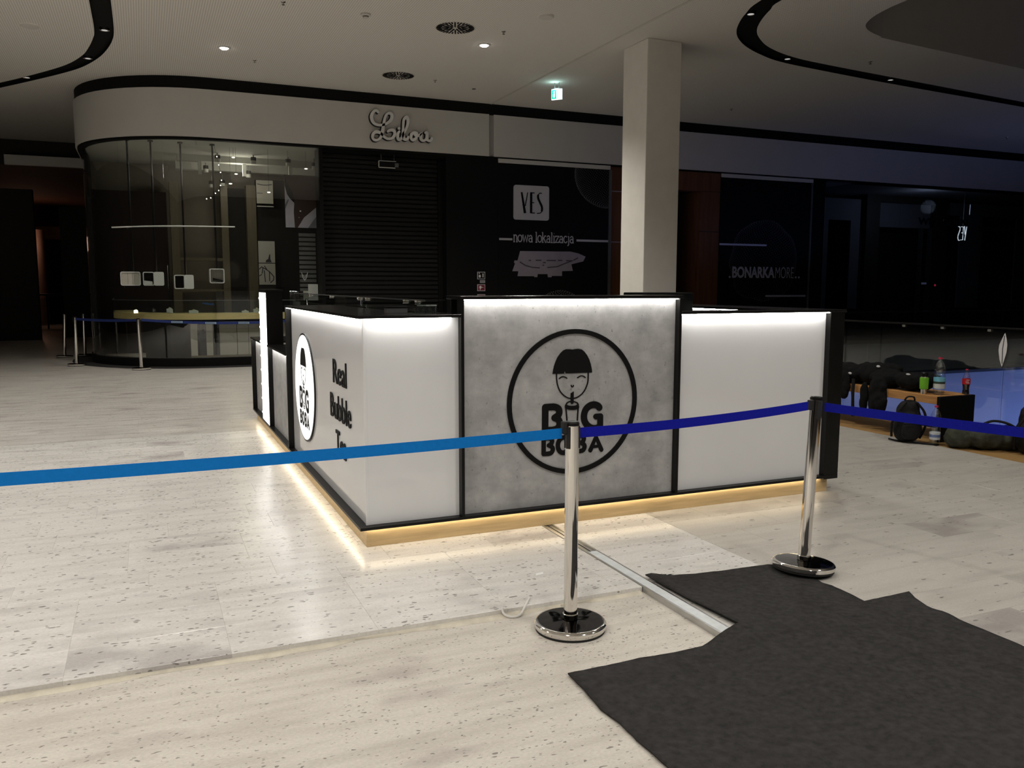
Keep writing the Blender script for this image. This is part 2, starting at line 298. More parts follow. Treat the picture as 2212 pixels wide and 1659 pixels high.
class MB:
    def __init__(s): s.v = []; s.f = []; s.k = 0
    def add(s, vs, fs):
        b = len(s.v); s.v += [tuple(x) for x in vs]; s.f += [tuple(b + i for i in q) for q in fs]; return s
    def box(s, a, b):
        (x0, y0, z0), (x1, y1, z1) = a, b
        x0, x1 = min(x0, x1), max(x0, x1); y0, y1 = min(y0, y1), max(y0, y1); z0, z1 = min(z0, z1), max(z0, z1)
        return s.add([(x0, y0, z0), (x1, y0, z0), (x1, y1, z0), (x0, y1, z0), (x0, y0, z1), (x1, y0, z1), (x1, y1, z1), (x0, y1, z1)],
                     [(0, 3, 2, 1), (4, 5, 6, 7), (0, 1, 5, 4), (1, 2, 6, 5), (2, 3, 7, 6), (3, 0, 4, 7)])
    def prism(s, poly, fn, t):
        """closed polygon of (u,v), mapped by fn(u,v,h) with h 0..t"""
        n = len(poly); s.k += 1; t *= 1 + .011 * (s.k % 23)      # overlapping pieces never share a face
        tris = geometry.tessellate_polygon([[Vector((u, v, 0)) for u, v in poly]])
        vs = [fn(u, v, 0) for u, v in poly] + [fn(u, v, t) for u, v in poly]
        fs = [tuple(q) for q in tris] + [tuple(i + n for i in reversed(q)) for q in tris] + [(i, (i + 1) % n, (i + 1) % n + n, i + n) for i in range(n)]
        return s.add(vs, fs)
    def stroke(s, pts, w, fn, t, cap=True, close=False):
        """flat ribbon of width w (number or list) along (u,v) points with round ends"""
        P = [Vector(q) for q in pts]; n = len(P); s.k += 1; t0 = t; t *= 1 + .011 * (s.k % 23)
        ws = w if isinstance(w, (list, tuple)) else [w] * n
        if n == 1 or (P[-1] - P[0]).length < 1e-6 and n == 2:
            return s.prism([(P[0].x + ws[0] / 2 * cos(a * pi / 8), P[0].y + ws[0] / 2 * sin(a * pi / 8)) for a in range(16)], fn, t0)
        Lh, Rh = [], []
        for i in range(n):
            if close: d0 = P[i] - P[i - 1]; d1 = P[(i + 1) % n] - P[i]
            else: d0 = P[i] - P[i - 1] if i else P[1] - P[0]; d1 = P[i + 1] - P[i] if i < n - 1 else P[i] - P[i - 1]
            d0 = d0.normalized(); d1 = d1.normalized(); a = Vector((-d0.y, d0.x)); b = Vector((-d1.y, d1.x)); m = a + b
            m = m / max(m.length, 1e-6); k = min(1 / max(m.dot(a), .35), 1.8)
            Lh.append(P[i] + m * k * ws[i] / 2); Rh.append(P[i] - m * k * ws[i] / 2)
        vs = [fn(q.x, q.y, 0) for q in Lh] + [fn(q.x, q.y, 0) for q in Rh] + [fn(q.x, q.y, t) for q in Lh] + [fn(q.x, q.y, t) for q in Rh]
        fs = []
        for i in range(n if close else n - 1):
            j = (i + 1) % n
            fs += [(i, j, n + j, n + i), (2 * n + i, 3 * n + i, 3 * n + j, 2 * n + j), (i, 2 * n + i, 2 * n + j, j), (n + i, n + j, 3 * n + j, 3 * n + i)]
        if not close: fs += [(0, n, 3 * n, 2 * n), (n - 1, 3 * n - 1, 4 * n - 1, 2 * n - 1)] if False else [(0, n, 3 * n, 2 * n), (n - 1, 2 * n + n - 1, 3 * n + n - 1, n + n - 1)]
        s.add(vs, fs)
        if cap and not close:
            for q, r in ((P[0], ws[0]), (P[-1], ws[-1])):
                s.prism([(q.x + r / 2 * cos(a * pi / 7), q.y + r / 2 * sin(a * pi / 7)) for a in range(14)], fn, t0)
        return s
    def lathe(s, prof, c=(0, 0, 0), seg=32, ax='z'):
        n = len(prof); vs = []; fs = []
        for r, z in prof:
            for k in range(seg):
                a = 2 * pi * k / seg; q = (r * cos(a), r * sin(a), z)
                if ax == 'y': q = (q[0], q[2], q[1])
                if ax == 'x': q = (q[2], q[0], q[1])
                vs.append((c[0] + q[0], c[1] + q[1], c[2] + q[2]))
        for i in range(n - 1):
            for k in range(seg):
                k2 = (k + 1) % seg; fs.append((i * seg + k, i * seg + k2, (i + 1) * seg + k2, (i + 1) * seg + k))
        if prof[0][0] > 1e-5: fs.append(tuple(reversed(range(seg))))
        if prof[-1][0] > 1e-5: fs.append(tuple((n - 1) * seg + k for k in range(seg)))
        return s.add(vs, fs)
    def tube(s, pts, r, seg=8, close=False):
        P = [Vector(q) for q in pts]; n = len(P); vs = []; fs = []
        up = Vector((0, 0, 1))
        for i in range(n):
            d = (P[(i + 1) % n] - P[i - 1]) if close else (P[min(i + 1, n - 1)] - P[max(i - 1, 0)])
            d.normalize(); a = d.cross(up)
            if a.length < .05: a = d.cross(Vector((1, 0, 0)))
            a.normalize(); b = a.cross(d); rr = r[i] if isinstance(r, (list, tuple)) else r
            for k in range(seg):
                t = 2 * pi * k / seg; vs.append(P[i] + a * cos(t) * rr + b * sin(t) * rr)
        for i in range(n if close else n - 1):
            j = (i + 1) % n
            for k in range(seg):
                k2 = (k + 1) % seg; fs.append((i * seg + k, i * seg + k2, j * seg + k2, j * seg + k))
        if not close: fs += [tuple(reversed(range(seg))), tuple((n - 1) * seg + k for k in range(seg))]
        return s.add(vs, fs)
    def ellipsoid(s, c, r, rot=None, nu=16, nv=10, pw=1.0):
        R = Matrix.Rotation(rot[0], 3, rot[1]) if rot else Matrix.Identity(3); vs = []; fs = []
        sg = lambda x: (abs(x) ** pw) * (1 if x >= 0 else -1)
        for j in range(nv + 1):
            ph = -pi / 2 + pi * j / nv
            for i in range(nu):
                th = 2 * pi * i / nu
                vs.append(Vector(c) + R @ Vector((r[0] * sg(cos(ph)) * sg(cos(th)), r[1] * sg(cos(ph)) * sg(sin(th)), r[2] * sg(sin(ph)))))
        for j in range(nv):
            for i in range(nu):
                i2 = (i + 1) % nu; fs.append((j * nu + i, j * nu + i2, (j + 1) * nu + i2, (j + 1) * nu + i))
        return s.add(vs, fs)
    def wall(s, path, z0, z1, t):
        """vertical wall of thickness t to the left of a plan path"""
        P = [Vector(q) for q in path]; n = len(P); A = []; B = []
        for i in range(n):
            d = (P[min(i + 1, n - 1)] - P[max(i - 1, 0)]).normalized(); m = Vector((-d.y, d.x)); A.append(P[i]); B.append(P[i] + m * t)
        vs = [(q.x, q.y, z) for z in (z0, z1) for q in A] + [(q.x, q.y, z) for z in (z0, z1) for q in B]; fs = []
        for i in range(n - 1):
            fs += [(i, i + 1, n + i + 1, n + i), (2 * n + i, 3 * n + i, 3 * n + i + 1, 2 * n + i + 1), (n + i, n + i + 1, 3 * n + i + 1, 3 * n + i), (i, 2 * n + i, 2 * n + i + 1, i + 1)]
        fs += [(0, n, 3 * n, 2 * n), (n - 1, 3 * n - 1, 4 * n - 1, 2 * n - 1)]
        return s.add(vs, fs)
    def build(s, name, m, parent=None, smooth=False, bevel=0.0, local=False, seg=2):
        me = bpy.data.meshes.new(name); off = Vector((0, 0, 0)) if (parent is None or local) else loc_of(parent)
        me.from_pydata([tuple(Vector(q) - off) for q in s.v], [], s.f); me.validate()
        bm = bmesh.new(); bm.from_mesh(me); bmesh.ops.recalc_face_normals(bm, faces=bm.faces); bm.to_mesh(me); bm.free()
        me.materials.append(M[m]); o = bpy.data.objects.new(name, me); COL.objects.link(o); o.parent = parent
        if bevel:
            b = o.modifiers.new('bevel', 'BEVEL'); b.width = bevel; b.segments = seg; b.limit_method = 'ANGLE'; b.angle_limit = radians(40)
        if smooth:
            for q in me.polygons: q.use_smooth = True
            try: me.set_sharp_from_angle(angle=radians(38))
            except Exception: pass
        return o
def box(name, a, b, m, parent=None, bevel=0.0, **k): return MB().box(a, b).build(name, m, parent, bevel=bevel, **k)
def fy(y, sgn=-1): return lambda u, v, h: (u, y + sgn * h, v)         # picture plane facing -Y
def spline(pts, n=6, close=False):
    P = [Vector(q) for q in pts]; out = []; L = len(P)
    for i in range(L if close else L - 1):
        p0 = P[i - 1] if (i or close) else P[0]; p1 = P[i]; p2 = P[(i + 1) % L]; p3 = P[(i + 2) % L] if (close or i + 2 < L) else P[-1]
        for k in range(n):
            t = k / n; out.append(.5 * ((2 * p1) + (p2 - p0) * t + (2 * p0 - 5 * p1 + 4 * p2 - p3) * t * t + (3 * p1 - p0 - 3 * p2 + p3) * t ** 3))
    if not close: out.append(P[-1])
    return out
def text(body, name, m, parent, fn, u0, v0, u1, v1, t, weight=0.0, space=1.0):
    """built-in typeface, stretched into the rectangle u0..u1, v0..v1 of the picture plane fn"""
    cu = bpy.data.curves.new(name, 'FONT'); cu.body = body; cu.size = 1; cu.offset = weight; cu.space_character = space; cu.resolution_u = 4
    o = bpy.data.objects.new(name, cu); COL.objects.link(o)
    dg = bpy.context.evaluated_depsgraph_get(); dg.update(); me = bpy.data.meshes.new_from_object(o.evaluated_get(dg)); bpy.data.objects.remove(o)
    xs = [v.co.x for v in me.vertices]; ys = [v.co.y for v in me.vertices]; ax, bx, ay, by = min(xs), max(xs), min(ys), max(ys)
    mp = lambda v, h: fn(u0 + (v.co.x - ax) / (bx - ax) * (u1 - u0), v0 + (v.co.y - ay) / (by - ay) * (v1 - v0), h)
    b = MB(); n = len(me.vertices); vs = [mp(v, 0) for v in me.vertices] + [mp(v, t) for v in me.vertices]; fs = []; cnt = {}
    for p in me.polygons:
        q = list(p.vertices); fs += [tuple(q), tuple(i + n for i in reversed(q))]
        for i in range(len(q)):
            k = (q[i], q[(i + 1) % len(q)]); cnt[tuple(sorted(k))] = cnt.get(tuple(sorted(k)), 0) + 1
    fs += [(a, c, c + n, a + n) for (a, c), k in cnt.items() if k == 1]
    return b.add(vs, fs).build(name, m, parent)

# ------------------------------------------------------------------ floor and slabs
floor = struct('floor')
box('screed', (-9, -9, -.35), (7, 4.655, -.03), 'screed', floor)
far = MB()
far.box((-14, 4.66, -.4), (6.98, 46, 0)).box((6.98, 6.2, -.4), (34, 46, 0)).box((-14, -1.25, -.34), (-3.535, 4.655, 0)).box((1.275, -9, -.029), (6.1, -3.215, 0))
far.build('far_paving', 'far_travertine', floor)
MB().box((-3.53, -1.248, -.029), (1.19, 4.655, -.0022)).box((1.276, -3.2, -.029), (6.1, 4.655, -.0022)).build('grout_bed', 'grout', floor)
tile_cache = {}
def tile(x0, y0, w, d, m):
    k = (round(w, 3), round(d, 3), m); g = .0010
    if k not in tile_cache:
        o = MB().box((g / 2, g / 2, -.0298), (w - g / 2, d - g / 2, 0)).build('tile', m, floor, bevel=.0012, seg=1); tile_cache[k] = o.data; o.location = (x0, y0, 0)
    else:
        o = bpy.data.objects.new('tile', tile_cache[k]); COL.objects.link(o); o.parent = floor; o.location = (x0, y0, 0)
        b = o.modifiers.new('bevel', 'BEVEL'); b.width = .0012; b.segments = 1; b.limit_method = 'ANGLE'
    o.location.z = random.uniform(-.0006, .0)
def inside_kiosk(x0, x1, y0, y1): return x0 > .12 and x1 < 3.6 and y0 > .10
D = .328
for j in range(18):
    y = -1.25 + j * D; x = -3.53; w0 = (-1.562 + 3.53) % .656
    shift = 0 if j == 0 else random.choice((.0, .22, .33, .45)); xs = [-3.53]; q = -3.53 + (w0 + shift) % .656
    while q < 1.19 - .08:
        if q - xs[-1] > .08: xs.append(q)
        q += .656
    xs.append(1.19)
    for a, b in zip(xs, xs[1:]):
        if not inside_kiosk(a, b, y, y + D): tile(a, y, round(b - a, 3), D, 'pale_travertine')
for j in range(24):
    y = -3.211 + j * D
    xs = [1.275, 2.0] + [2.0 + .73 * k for k in range(1, 6)] + [6.1]
    if j % 2: xs = [1.275, 2.0] + [2.37 + .73 * k for k in range(0, 5)] + [6.1]
    if y + D > 4.66: continue
    for a, b in zip(xs, xs[1:]):
        if not inside_kiosk(a, b, y, y + D) and not (a > 3 and y < -2.3): tile(a, y, round(b - a, 3), D, 'pale_travertine' if a < 1.9 else 'grey_travertine')
far2 = MB().box((3.4, -3.21, -.029), (6.1, -2.2, 0)); far2.build('far_paving', 'grey_travertine', floor)
# mortar bed squeezed out along the broken tile edge
mb = MB(); n = 60; pts = []
for i in range(n + 1):
    x = -4.6 + (1.175 + 4.6) * i / n; pts.append((x, -1.25 - .035 - .04 * noise.noise((x * 2.1, 0, 0)) - .02 * noise.noise((x * 7, 3, 0))))
vs = []
for x, y in pts: vs += [(x, -1.2, -.021), (x, -1.262, -.0215 + .004 * noise.noise((x * 9, 1, 1))), (x, y, -.0295)]
fs = []
for i in range(n):
    a = i * 3; fs += [(a, a + 3, a + 4, a + 1), (a + 1, a + 4, a + 5, a + 2)]
MB().add(vs, fs).build('mortar_bed', 'mortar', floor, smooth=True)
slab = struct('floor_lower_level', (7, 6.2, 0))
for x0, x1 in ((6.98, 8.8), (8.8, 11.45), (11.45, 14.045), (14.055, 16.7), (16.71, 19.4), (19.41, 33)):
    box('edge_panel', (x0, 6.165, -1.85), (x1, 6.2, -.02), 'slab_paint', slab, bevel=.004)
box('edge_nosing', (6.98, 6.15, -.02), (33, 6.45, .03), 'ledge_grey', slab)
box('lower_floor', (6, -14, -5.2), (34, 7, -5), 'plain_plaster', slab)
box('slab_side', (6.9, -9, -1.85), (6.98, 6.2, -.02), 'slab_paint', slab)
tr = struct('trim_1', (6.1, -3, 0), 'ochre wooden border along the glass balustrade')
for k in range(6): box('plank', (6.1 + k * .1465, -9, -.35), (6.1 + k * .1465 + .1435, 6.2, .0), 'floor_oak', tr, bevel=.002)

# ------------------------------------------------------------------ ceiling
CZ = 5.52
outL = [(-1.43, 4.5), (-1.425, 6.5), (-1.425, 8.47), (-1.429, 9.94), (-1.471, 10.6), (-1.572, 11.23), (-1.716, 11.83), (-1.947, 12.49), (-2.205, 13.02), (-2.706, 13.81), (-3.648, 15.17), (-4.9, 16.9)]
inL = [(-1.70, 4.5), (-1.70, 6.5), (-1.703, 8.58), (-1.708, 10.06), (-1.754, 10.62), (-1.853, 11.25), (-1.981, 11.82), (-2.275, 12.6), (-2.80, 13.5), (-3.62, 14.72), (-5.0, 16.6)]
outR = [(6.65, 1.0), (6.68, 3.2), (6.815, 4.83), (7.0, 5.4), (7.2, 5.8), (7.43, 6.15), (7.73, 6.47), (8.14, 6.78), (8.67, 7.06), (9.27, 7.28), (10.26, 7.44), (12.5, 7.71), (16.8, 8.12), (21, 8.55)]
inR = [(6.95, 1.0), (6.98, 3.2), (7.07, 4.71), (7.21, 5.12), (7.41, 5.55), (7.66, 5.95), (7.98, 6.28), (8.5, 6.65), (9.27, 6.95), (10.3, 7.12), (12.55, 7.37), (16.3, 7.77), (21, 8.22)]
void = [(8.6, -8), (8.6, 1), (8.62, 3.4), (8.66, 4.05), (8.7, 4.4), (8.81, 4.78), (9.0, 5.09), (9.27, 5.29), (9.7, 5.45), (10.1, 5.53), (13.7, 5.90), (22, 6.75), (22, -8)]
arc = [(.15 + 2.47 * cos(radians(a)), 15.05 + 2.47 * sin(radians(a))) for a in range(270, 179, -6)]
outer = [(-14, -10), (24, -10), (24, 12.6)] + [(.6, 12.6)] + arc + [(-2.32, 22), (-14, 22)]
def pts2(l, n=5): return [tuple(q) for q in spline(l, n)]
slotL = pts2(outL) + pts2(inL)[::-1]; slotR = pts2(outR) + pts2(inR)[::-1]; voidp = pts2(void[1:12], 4) ; voidp = [(8.6, -8)] + voidp + [(22, -8)]
bm = bmesh.new(); edges = []
for loop in (outer, slotL, slotR, voidp):
    vv = [bm.verts.new((x, y, CZ)) for x, y in loop]
    edges += [bm.edges.new((vv[i], vv[(i + 1) % len(vv)])) for i in range(len(vv))]
bmesh.ops.triangle_fill(bm, use_beauty=True, use_dissolve=False, edges=edges, normal=(0, 0, -1))
me = bpy.data.meshes.new('ceiling'); bm.to_mesh(me); bm.free(); me.materials.append(M['perforated_plaster'])
ceiling = bpy.data.objects.new('ceiling', me); COL.objects.link(ceiling); tag(ceiling, kind='structure')
def channel(loop, name, depth, m, top):
    b = MB(); n = len(loop)
    b.add([(x, y, CZ + .0) for x, y in loop] + [(x, y, CZ + depth) for x, y in loop], [(i, (i + 1) % n, (i + 1) % n + n, i + n) for i in range(n)])
    b.build(name, m, ceiling)
    c = MB(); tri = geometry.tessellate_polygon([[Vector((x, y, 0)) for x, y in loop]]); c.add([(x, y, CZ + depth) for x, y in loop], [tuple(t) for t in tri]); c.build(name + '_top', top, ceiling)
channel(slotL, 'light_channel', .05, 'black_band', 'black_band')
channel(slotR, 'light_channel', .05, 'black_band', 'black_band')
channel(voidp, 'atrium_opening', 1.6, 'plain_plaster', 'plain_plaster')
box('joint_trim', (5.90, 4.0, CZ - .012), (5.935, 12.55, CZ + .02), 'plain_plaster', ceiling)
box('roof_deck', (-15, -11, CZ + 1.75), (25, 23, CZ + 1.9), 'black_matt', ceiling)
wr = struct('wall_rear', (0, -10, 0)); box('rear_panel', (-14, -10.2, -.35), (24, -10, 5.6), 'corridor_dark', wr)

# ------------------------------------------------------------------ column
colm = struct('pillar', (6.35, 6.98, 0))
box('shaft', (6.35, 6.98, .0), (7.0, 7.72, CZ), 'column_plaster', colm, bevel=.012)

# ------------------------------------------------------------------ storefront
wb = struct('wall_storefront', (0, 12.6, 0))
def plan(r, yf, x_end, back=22.0, step=6, cx=.15, cy=15.05):
    return [(x_end, yf)] + [(cx + r * cos(radians(a)), cy + r * sin(radians(a))) for a in range(270, 179, -step)] + [(cx - r, back)]
P0 = plan(2.5, 12.55, 5.87)
MB().wall(P0[::-1], 4.407, 5.295, .12).build('fascia_panel', 'fascia_paint', wb, smooth=True)
box('fascia_panel', (5.985, 12.55, 4.407), (34, 12.67, 5.295), 'fascia_paint', wb, bevel=.003)
box('fascia_joint', (5.87, 12.61, 4.41), (5.985, 12.67, 5.29), 'fascia_joint_shade', wb)
P1 = plan(2.47, 12.58, 34); MB().wall(P1[::-1], 5.29, CZ + .05, .1).build('shadow_gap', 'black_band', wb, smooth=True)
P2 = plan(2.465, 12.585, 5.9); MB().wall(P2[::-1], 4.365, 4.409, .14).build('fascia_rim', 'black_band', wb, smooth=True)
box('fascia_rim', (5.9, 12.585, 4.385), (34, 12.72, 4.409), 'black_band', wb)
box('shop_end_post', (2.19, 12.63, 0), (2.26, 13.1, 4.37), 'black_band', wb)
box('pilaster', (4.89, 12.6, 0), (6.1, 13.2, 4.37), 'charcoal_panel', wb)
box('pilaster', (8.93, 12.66, 0), (10.85, 13.0, 4.37), 'walnut', wb)
for z in (3.80, 2.62): box('walnut_seam', (8.95, 12.652, z), (10.8, 12.662, z + .018), 'print_mauve', wb)
# walnut portal right of the column
box('portal_head', (10.7, 12.62, 3.92), (12.1, 13.0, 4.37), 'walnut', wb)
box('portal_post', (11.52, 12.62, 0), (12.1, 13.0, 3.91), 'walnut', wb)
box('portal_side', (11.46, 12.7, 0), (11.52, 13.9, 3.91), 'walnut', wb)
box('portal_seam', (11.5, 12.612, 2.93), (12.1, 12.622, 2.945), 'dark_interior', wb)
box('portal_back', (10.6, 13.9, 0), (12.1, 13.98, 3.92), 'dark_interior', wb)
box('pilaster', (15.03, 12.62, 0), (15.5, 13.2, 4.37), 'black_matt', wb)
niche = box('niche_panel', (11.30, 13.6, .0), (11.62, 13.64, 2.76), 'niche_panel', wb)
MB().stroke([(11.45 + .105 * cos(a * pi / 12), 1.78 + .105 * sin(a * pi / 12)) for a in range(24)], .016, fy(13.6), .004, close=True).stroke([(11.45, 1.92), (11.45, 2.0)], .06, fy(13.6), .004).stroke([(11.43, 1.97), (11.40, 2.03)], .03, fy(13.6), .004).build('ring_emblem', 'print_dark', niche)

# roller shutter
sh = struct('door_1', (2.26, 12.95, 0), 'black roller shutter pulled down')
z = .05; ref = None
while z < 4.33:
    if ref is None:
        b = MB(); x0, x1 = 2.27, 4.88
        b.add([(x0, 12.95, z), (x1, 12.95, z), (x0, 12.925, z + .02), (x1, 12.925, z + .02), (x0, 12.925, z + .078), (x1, 12.925, z + .078), (x0, 12.95, z + .094), (x1, 12.95, z + .094), (x0, 12.965, z), (x1, 12.965, z), (x0, 12.965, z + .094), (x1, 12.965, z + .094)],
              [(0, 1, 3, 2), (2, 3, 5, 4), (4, 5, 7, 6), (6, 7, 11, 10), (8, 9, 1, 0), (10, 11, 9, 8), (0, 2, 4, 6, 10, 8), (1, 9, 11, 7, 5, 3)])
        ref = b.build('slat', 'shutter_metal', sh)
    else:
        o = bpy.data.objects.new('slat', ref.data); COL.objects.link(o); o.parent = sh; o.location = (0, 0, z - .05)
    z += .097
box('guide_rail', (4.80, 12.87, 0), (4.89, 13.0, 4.36), 'black_satin', sh)
box('shutter_box', (2.26, 12.96, 4.2), (4.89, 13.2, 4.365), 'black_matt', sh)

# black end wall behind the whole shop row
box('party_wall', (2.9, 14.4, 0), (15.5, 14.5, 4.5), 'dark_interior', wb)

# Lilou sign
sg = thing('shop_sign', (3.9, 12.55, 4.55), 'pale script letters of a jewellery shop on the beige fascia', 'sign')
LIL = [[(3.388, 5.129), (3.36, 5.157), (3.316, 5.146), (3.277, 5.106), (3.252, 5.049), (3.251, 4.994), (3.274, 4.932), (3.321, 4.89), (3.389, 4.872), (3.456, 4.874), (3.534, 4.896), (3.603, 4.939), (3.653, 4.989), (3.678, 5.046), (3.674, 5.101), (3.635, 5.126), (3.596, 5.118), (3.557, 5.083), (3.532, 5.025), (3.511, 4.941), (3.495, 4.857), (3.479, 4.772), (3.463, 4.707), (3.443, 4.64), (3.403, 4.591), (3.345, 4.564), (3.297, 4.57), (3.268, 4.61), (3.269, 4.665), (3.299, 4.709), (3.348, 4.731), (3.406, 4.726), (3.453, 4.697), (3.511, 4.645), (3.569, 4.612), (3.628, 4.611), (3.687, 4.634), (3.727, 4.688), (3.737, 4.745), (3.709, 4.784), (3.66, 4.79), (3.61, 4.773), (3.591, 4.757)],
[(3.831, 4.77), (3.801, 4.731), (3.795, 4.674), (3.809, 4.619), (3.844, 4.617), (3.884, 4.652), (3.915, 4.729), (3.965, 4.808), (4.006, 4.904), (4.023, 4.998), (4.008, 5.063), (3.979, 5.07), (3.939, 5.029), (3.923, 4.954), (3.917, 4.86), (3.91, 4.766), (3.914, 4.692), (3.933, 4.637), (3.973, 4.621), (4.013, 4.643), (4.023, 4.676)],
[(4.154, 4.779), (4.104, 4.752), (4.083, 4.685), (4.093, 4.639), (4.132, 4.623), (4.183, 4.654), (4.214, 4.713), (4.194, 4.768), (4.154, 4.779)],
[(4.154, 4.774), (4.174, 4.729), (4.224, 4.718), (4.274, 4.736), (4.315, 4.776), (4.299, 4.719), (4.304, 4.653), (4.344, 4.623), (4.394, 4.64), (4.43, 4.69), (4.431, 4.785), (4.401, 4.79)],
[(4.43, 4.69), (4.445, 4.644), (4.486, 4.628), (4.527, 4.649), (4.537, 4.683)]]
a = MB(); b = MB()
for i, s in enumerate(LIL):
    q = [tuple(v) for v in spline(s, 3)]; n = len(q); ws = [.047 + (.016 * sin(k / n * pi * (5 if i == 0 else 3)) ** 2 if n > 6 else 0) for k in range(n)]
    a.stroke(q, ws, fy(12.50), .022); b.stroke([(x - .012, y - .008) for x, y in q], [w + .012 for w in ws], fy(12.545), .035)
a.stroke([(3.827, 4.837)], .06, fy(12.50), .022); b.stroke([(3.815, 4.829)], .07, fy(12.545), .035)
a.build('lettering', 'sign_letters', sg); b.build('letter_return', 'sign_back', sg)

# ------------------------------------------------------------------ hoardings
hb = thing('hoarding', (7.5, 12.6, 0), 'black shop hoarding with white rounded YES square and mall plan', 'hoarding')
box('board', (6.1, 12.585, 0), (8.93, 12.64, 4.32), 'charcoal_panel', hb)
box('header_strip', (6.1, 12.57, 4.285), (8.93, 12.6, 4.375), 'fascia_paint', hb)
box('edge_strip', (8.90, 12.565, 0), (8.97, 12.66, 4.28), 'steel_grey', hb)
def rounded(x0, x1, z0, z1, r, k=6):
    out = []
    for cx_, cz_, a0 in ((x1 - r, z1 - r, 0), (x0 + r, z1 - r, 90), (x0 + r, z0 + r, 180), (x1 - r, z0 + r, 270)):
        out += [(cx_ + r * cos(radians(a0 + 90 * i / k)), cz_ + r * sin(radians(a0 + 90 * i / k))) for i in range(k + 1)]
    return out
sq = MB().prism(rounded(6.463, 7.335, 3.065, 3.825, .055), fy(12.585), .03).build('logo_square', 'print_grey', hb)
y3 = MB()
for s, w in (([(6.65, 3.67), (6.735, 3.21)], [.04, .06]), ([(6.80, 3.67), (6.74, 3.37)], [.02, .025]), ([(6.885, 3.675), (6.885, 3.215)], .055), ([(6.88, 3.668), (6.97, 3.665)], .022), ([(6.88, 3.45), (6.96, 3.45)], .02), ([(6.88, 3.222), (6.98, 3.222)], .022)):
    y3.stroke(s, w, fy(12.555), .006, cap=False)
y3.stroke([tuple(v) for v in spline([(7.15, 3.662), (7.10, 3.665), (7.06, 3.62), (7.06, 3.55), (7.105, 3.46), (7.15, 3.37), (7.155, 3.29), (7.12, 3.23), (7.03, 3.218)], 4)], [.02] * 8 + [.05] * 18 + [.02] * 7, fy(12.555), .006, cap=False)
y3.build('lettering', 'print_black', sq)
box('printed_line', (6.12, 12.578, 2.605), (6.44, 12.586, 2.65), 'print_grey', hb); box('printed_line', (8.06, 12.578, 2.615), (8.90, 12.586, 2.662), 'print_grey', hb)
# slab-serif words drawn as strokes: x-height 1
def arcp(cx_, cy_, rx, ry, a0, a1, n=12): return [(cx_ + rx * cos(radians(a0 + (a1 - a0) * i / n)), cy_ + ry * sin(radians(a0 + (a1 - a0) * i / n))) for i in range(n + 1)]
SER = .13
GL = {
 'n': (.95, [[(.15, 0), (.15, 1)], [(.0, 0), (.32, 0)], [(.0, .97), (.15, .97)], arcp(.44, .62, .29, .36, 180, 0) + [(.73, 0)], [(.58, 0), (.9, 0)]]),
 'o': (.95, [arcp(.45, .5, .42, .48, 0, 360, 20)]),
 'w': (1.35, [[(.1, .97), (.38, .03), (.66, .9), (.94, .03), (1.22, .97)], [(0, .97), (.25, .97)], [(1.08, .97), (1.34, .97)]]),
 'a': (.95, [arcp(.42, .62, .3, .35, 160, 0, 8) + [(.72, .03), (.88, .03)], arcp(.4, .28, .32, .27, 0, 360, 16)]),
 'l': (.5, [[(.22, 0), (.22, 1.45)], [(.05, 1.43), (.22, 1.43)], [(.03, 0), (.42, 0)]]),
 'k': (.98, [[(.15, 0), (.15, 1.45)], [(0, 1.43), (.15, 1.43)], [(0, 0), (.32, 0)], [(.15, .42), (.7, .95)], [(.38, .6), (.8, .02)], [(.55, .95), (.86, .95)], [(.66, 0), (.95, 0)]]),
 'i': (.48, [[(.22, 0), (.22, .98)], [(.05, .96), (.22, .96)], [(.03, 0), (.42, 0)], [(.2, 1.32), (.24, 1.32)]]),
 'z': (.9, [[(.08, .78), (.08, .95), (.78, .95), (.06, .04), (.8, .04), (.8, .22)]]),
 'c': (.9, [arcp(.45, .5, .4, .48, 45, 330, 16)]),
 'j': (.5, [[(.25, .96), (.25, -.18)] + arcp(.05, -.18, .2, .2, 0, -110, 6), [(.08, .96), (.25, .96)], [(.23, 1.32), (.27, 1.32)]]),
 ' ': (.5, [])}
w_ = 'nowa lokalizacja'; tot = sum(GL[c][0] for c in w_); sx = (7.995 - 6.465) / tot; sz = .155; u = 6.465; tb = MB()
for c in w_:
    for s in GL[c][1]: tb.stroke([(u + x * sx, 2.575 + y * sz) for x, y in s], .021, fy(12.586), .007, cap=False)
    u += GL[c][0] * sx
tb.build('lettering', 'print_grey', hb)
MAP = [(6.63, 2.37), (7.9, 2.38), (8.02, 2.36), (8.12, 2.34), (8.3, 2.27), (8.24, 2.16), (7.93, 2.09), (7.97, 1.94), (7.69, 1.93), (7.69, 1.82), (7.43, 1.82), (7.42, 1.79), (7.33, 1.79), (7.32, 1.86), (7.07, 1.86), (7.06, 1.79), (6.99, 1.79), (6.98, 1.81), (6.57, 1.81), (6.59, 1.92), (6.44, 1.92), (6.51, 2.1), (6.48, 2.1), (6.49, 2.16), (6.57, 2.16)]
mp_ = MB().prism(MAP, fy(12.585), .008).build('mall_plan', 'print_mauve', hb)
mm = MB()
for s in ([(6.62, 2.13), (6.76, 2.05), (6.93, 2.01), (7.12, 2.0)], [(7.31, 2.01), (7.56, 2.03), (7.77, 2.11), (7.95, 2.17)], [(6.84, 2.165), (6.9, 2.165)], [(7.02, 2.17), (7.16, 2.17)], [(7.29, 2.17), (7.53, 2.17)], [(7.58, 2.175), (7.69, 2.175)], [(7.79, 2.17), (7.96, 2.17)], [(7.98, 2.18), (8.1, 2.24)], [(7.2, 2.12), (7.27, 2.12)], [(7.19, 2.06), (7.23, 2.06)]):
    mm.stroke(s, .026, fy(12.577), .004, cap=False)
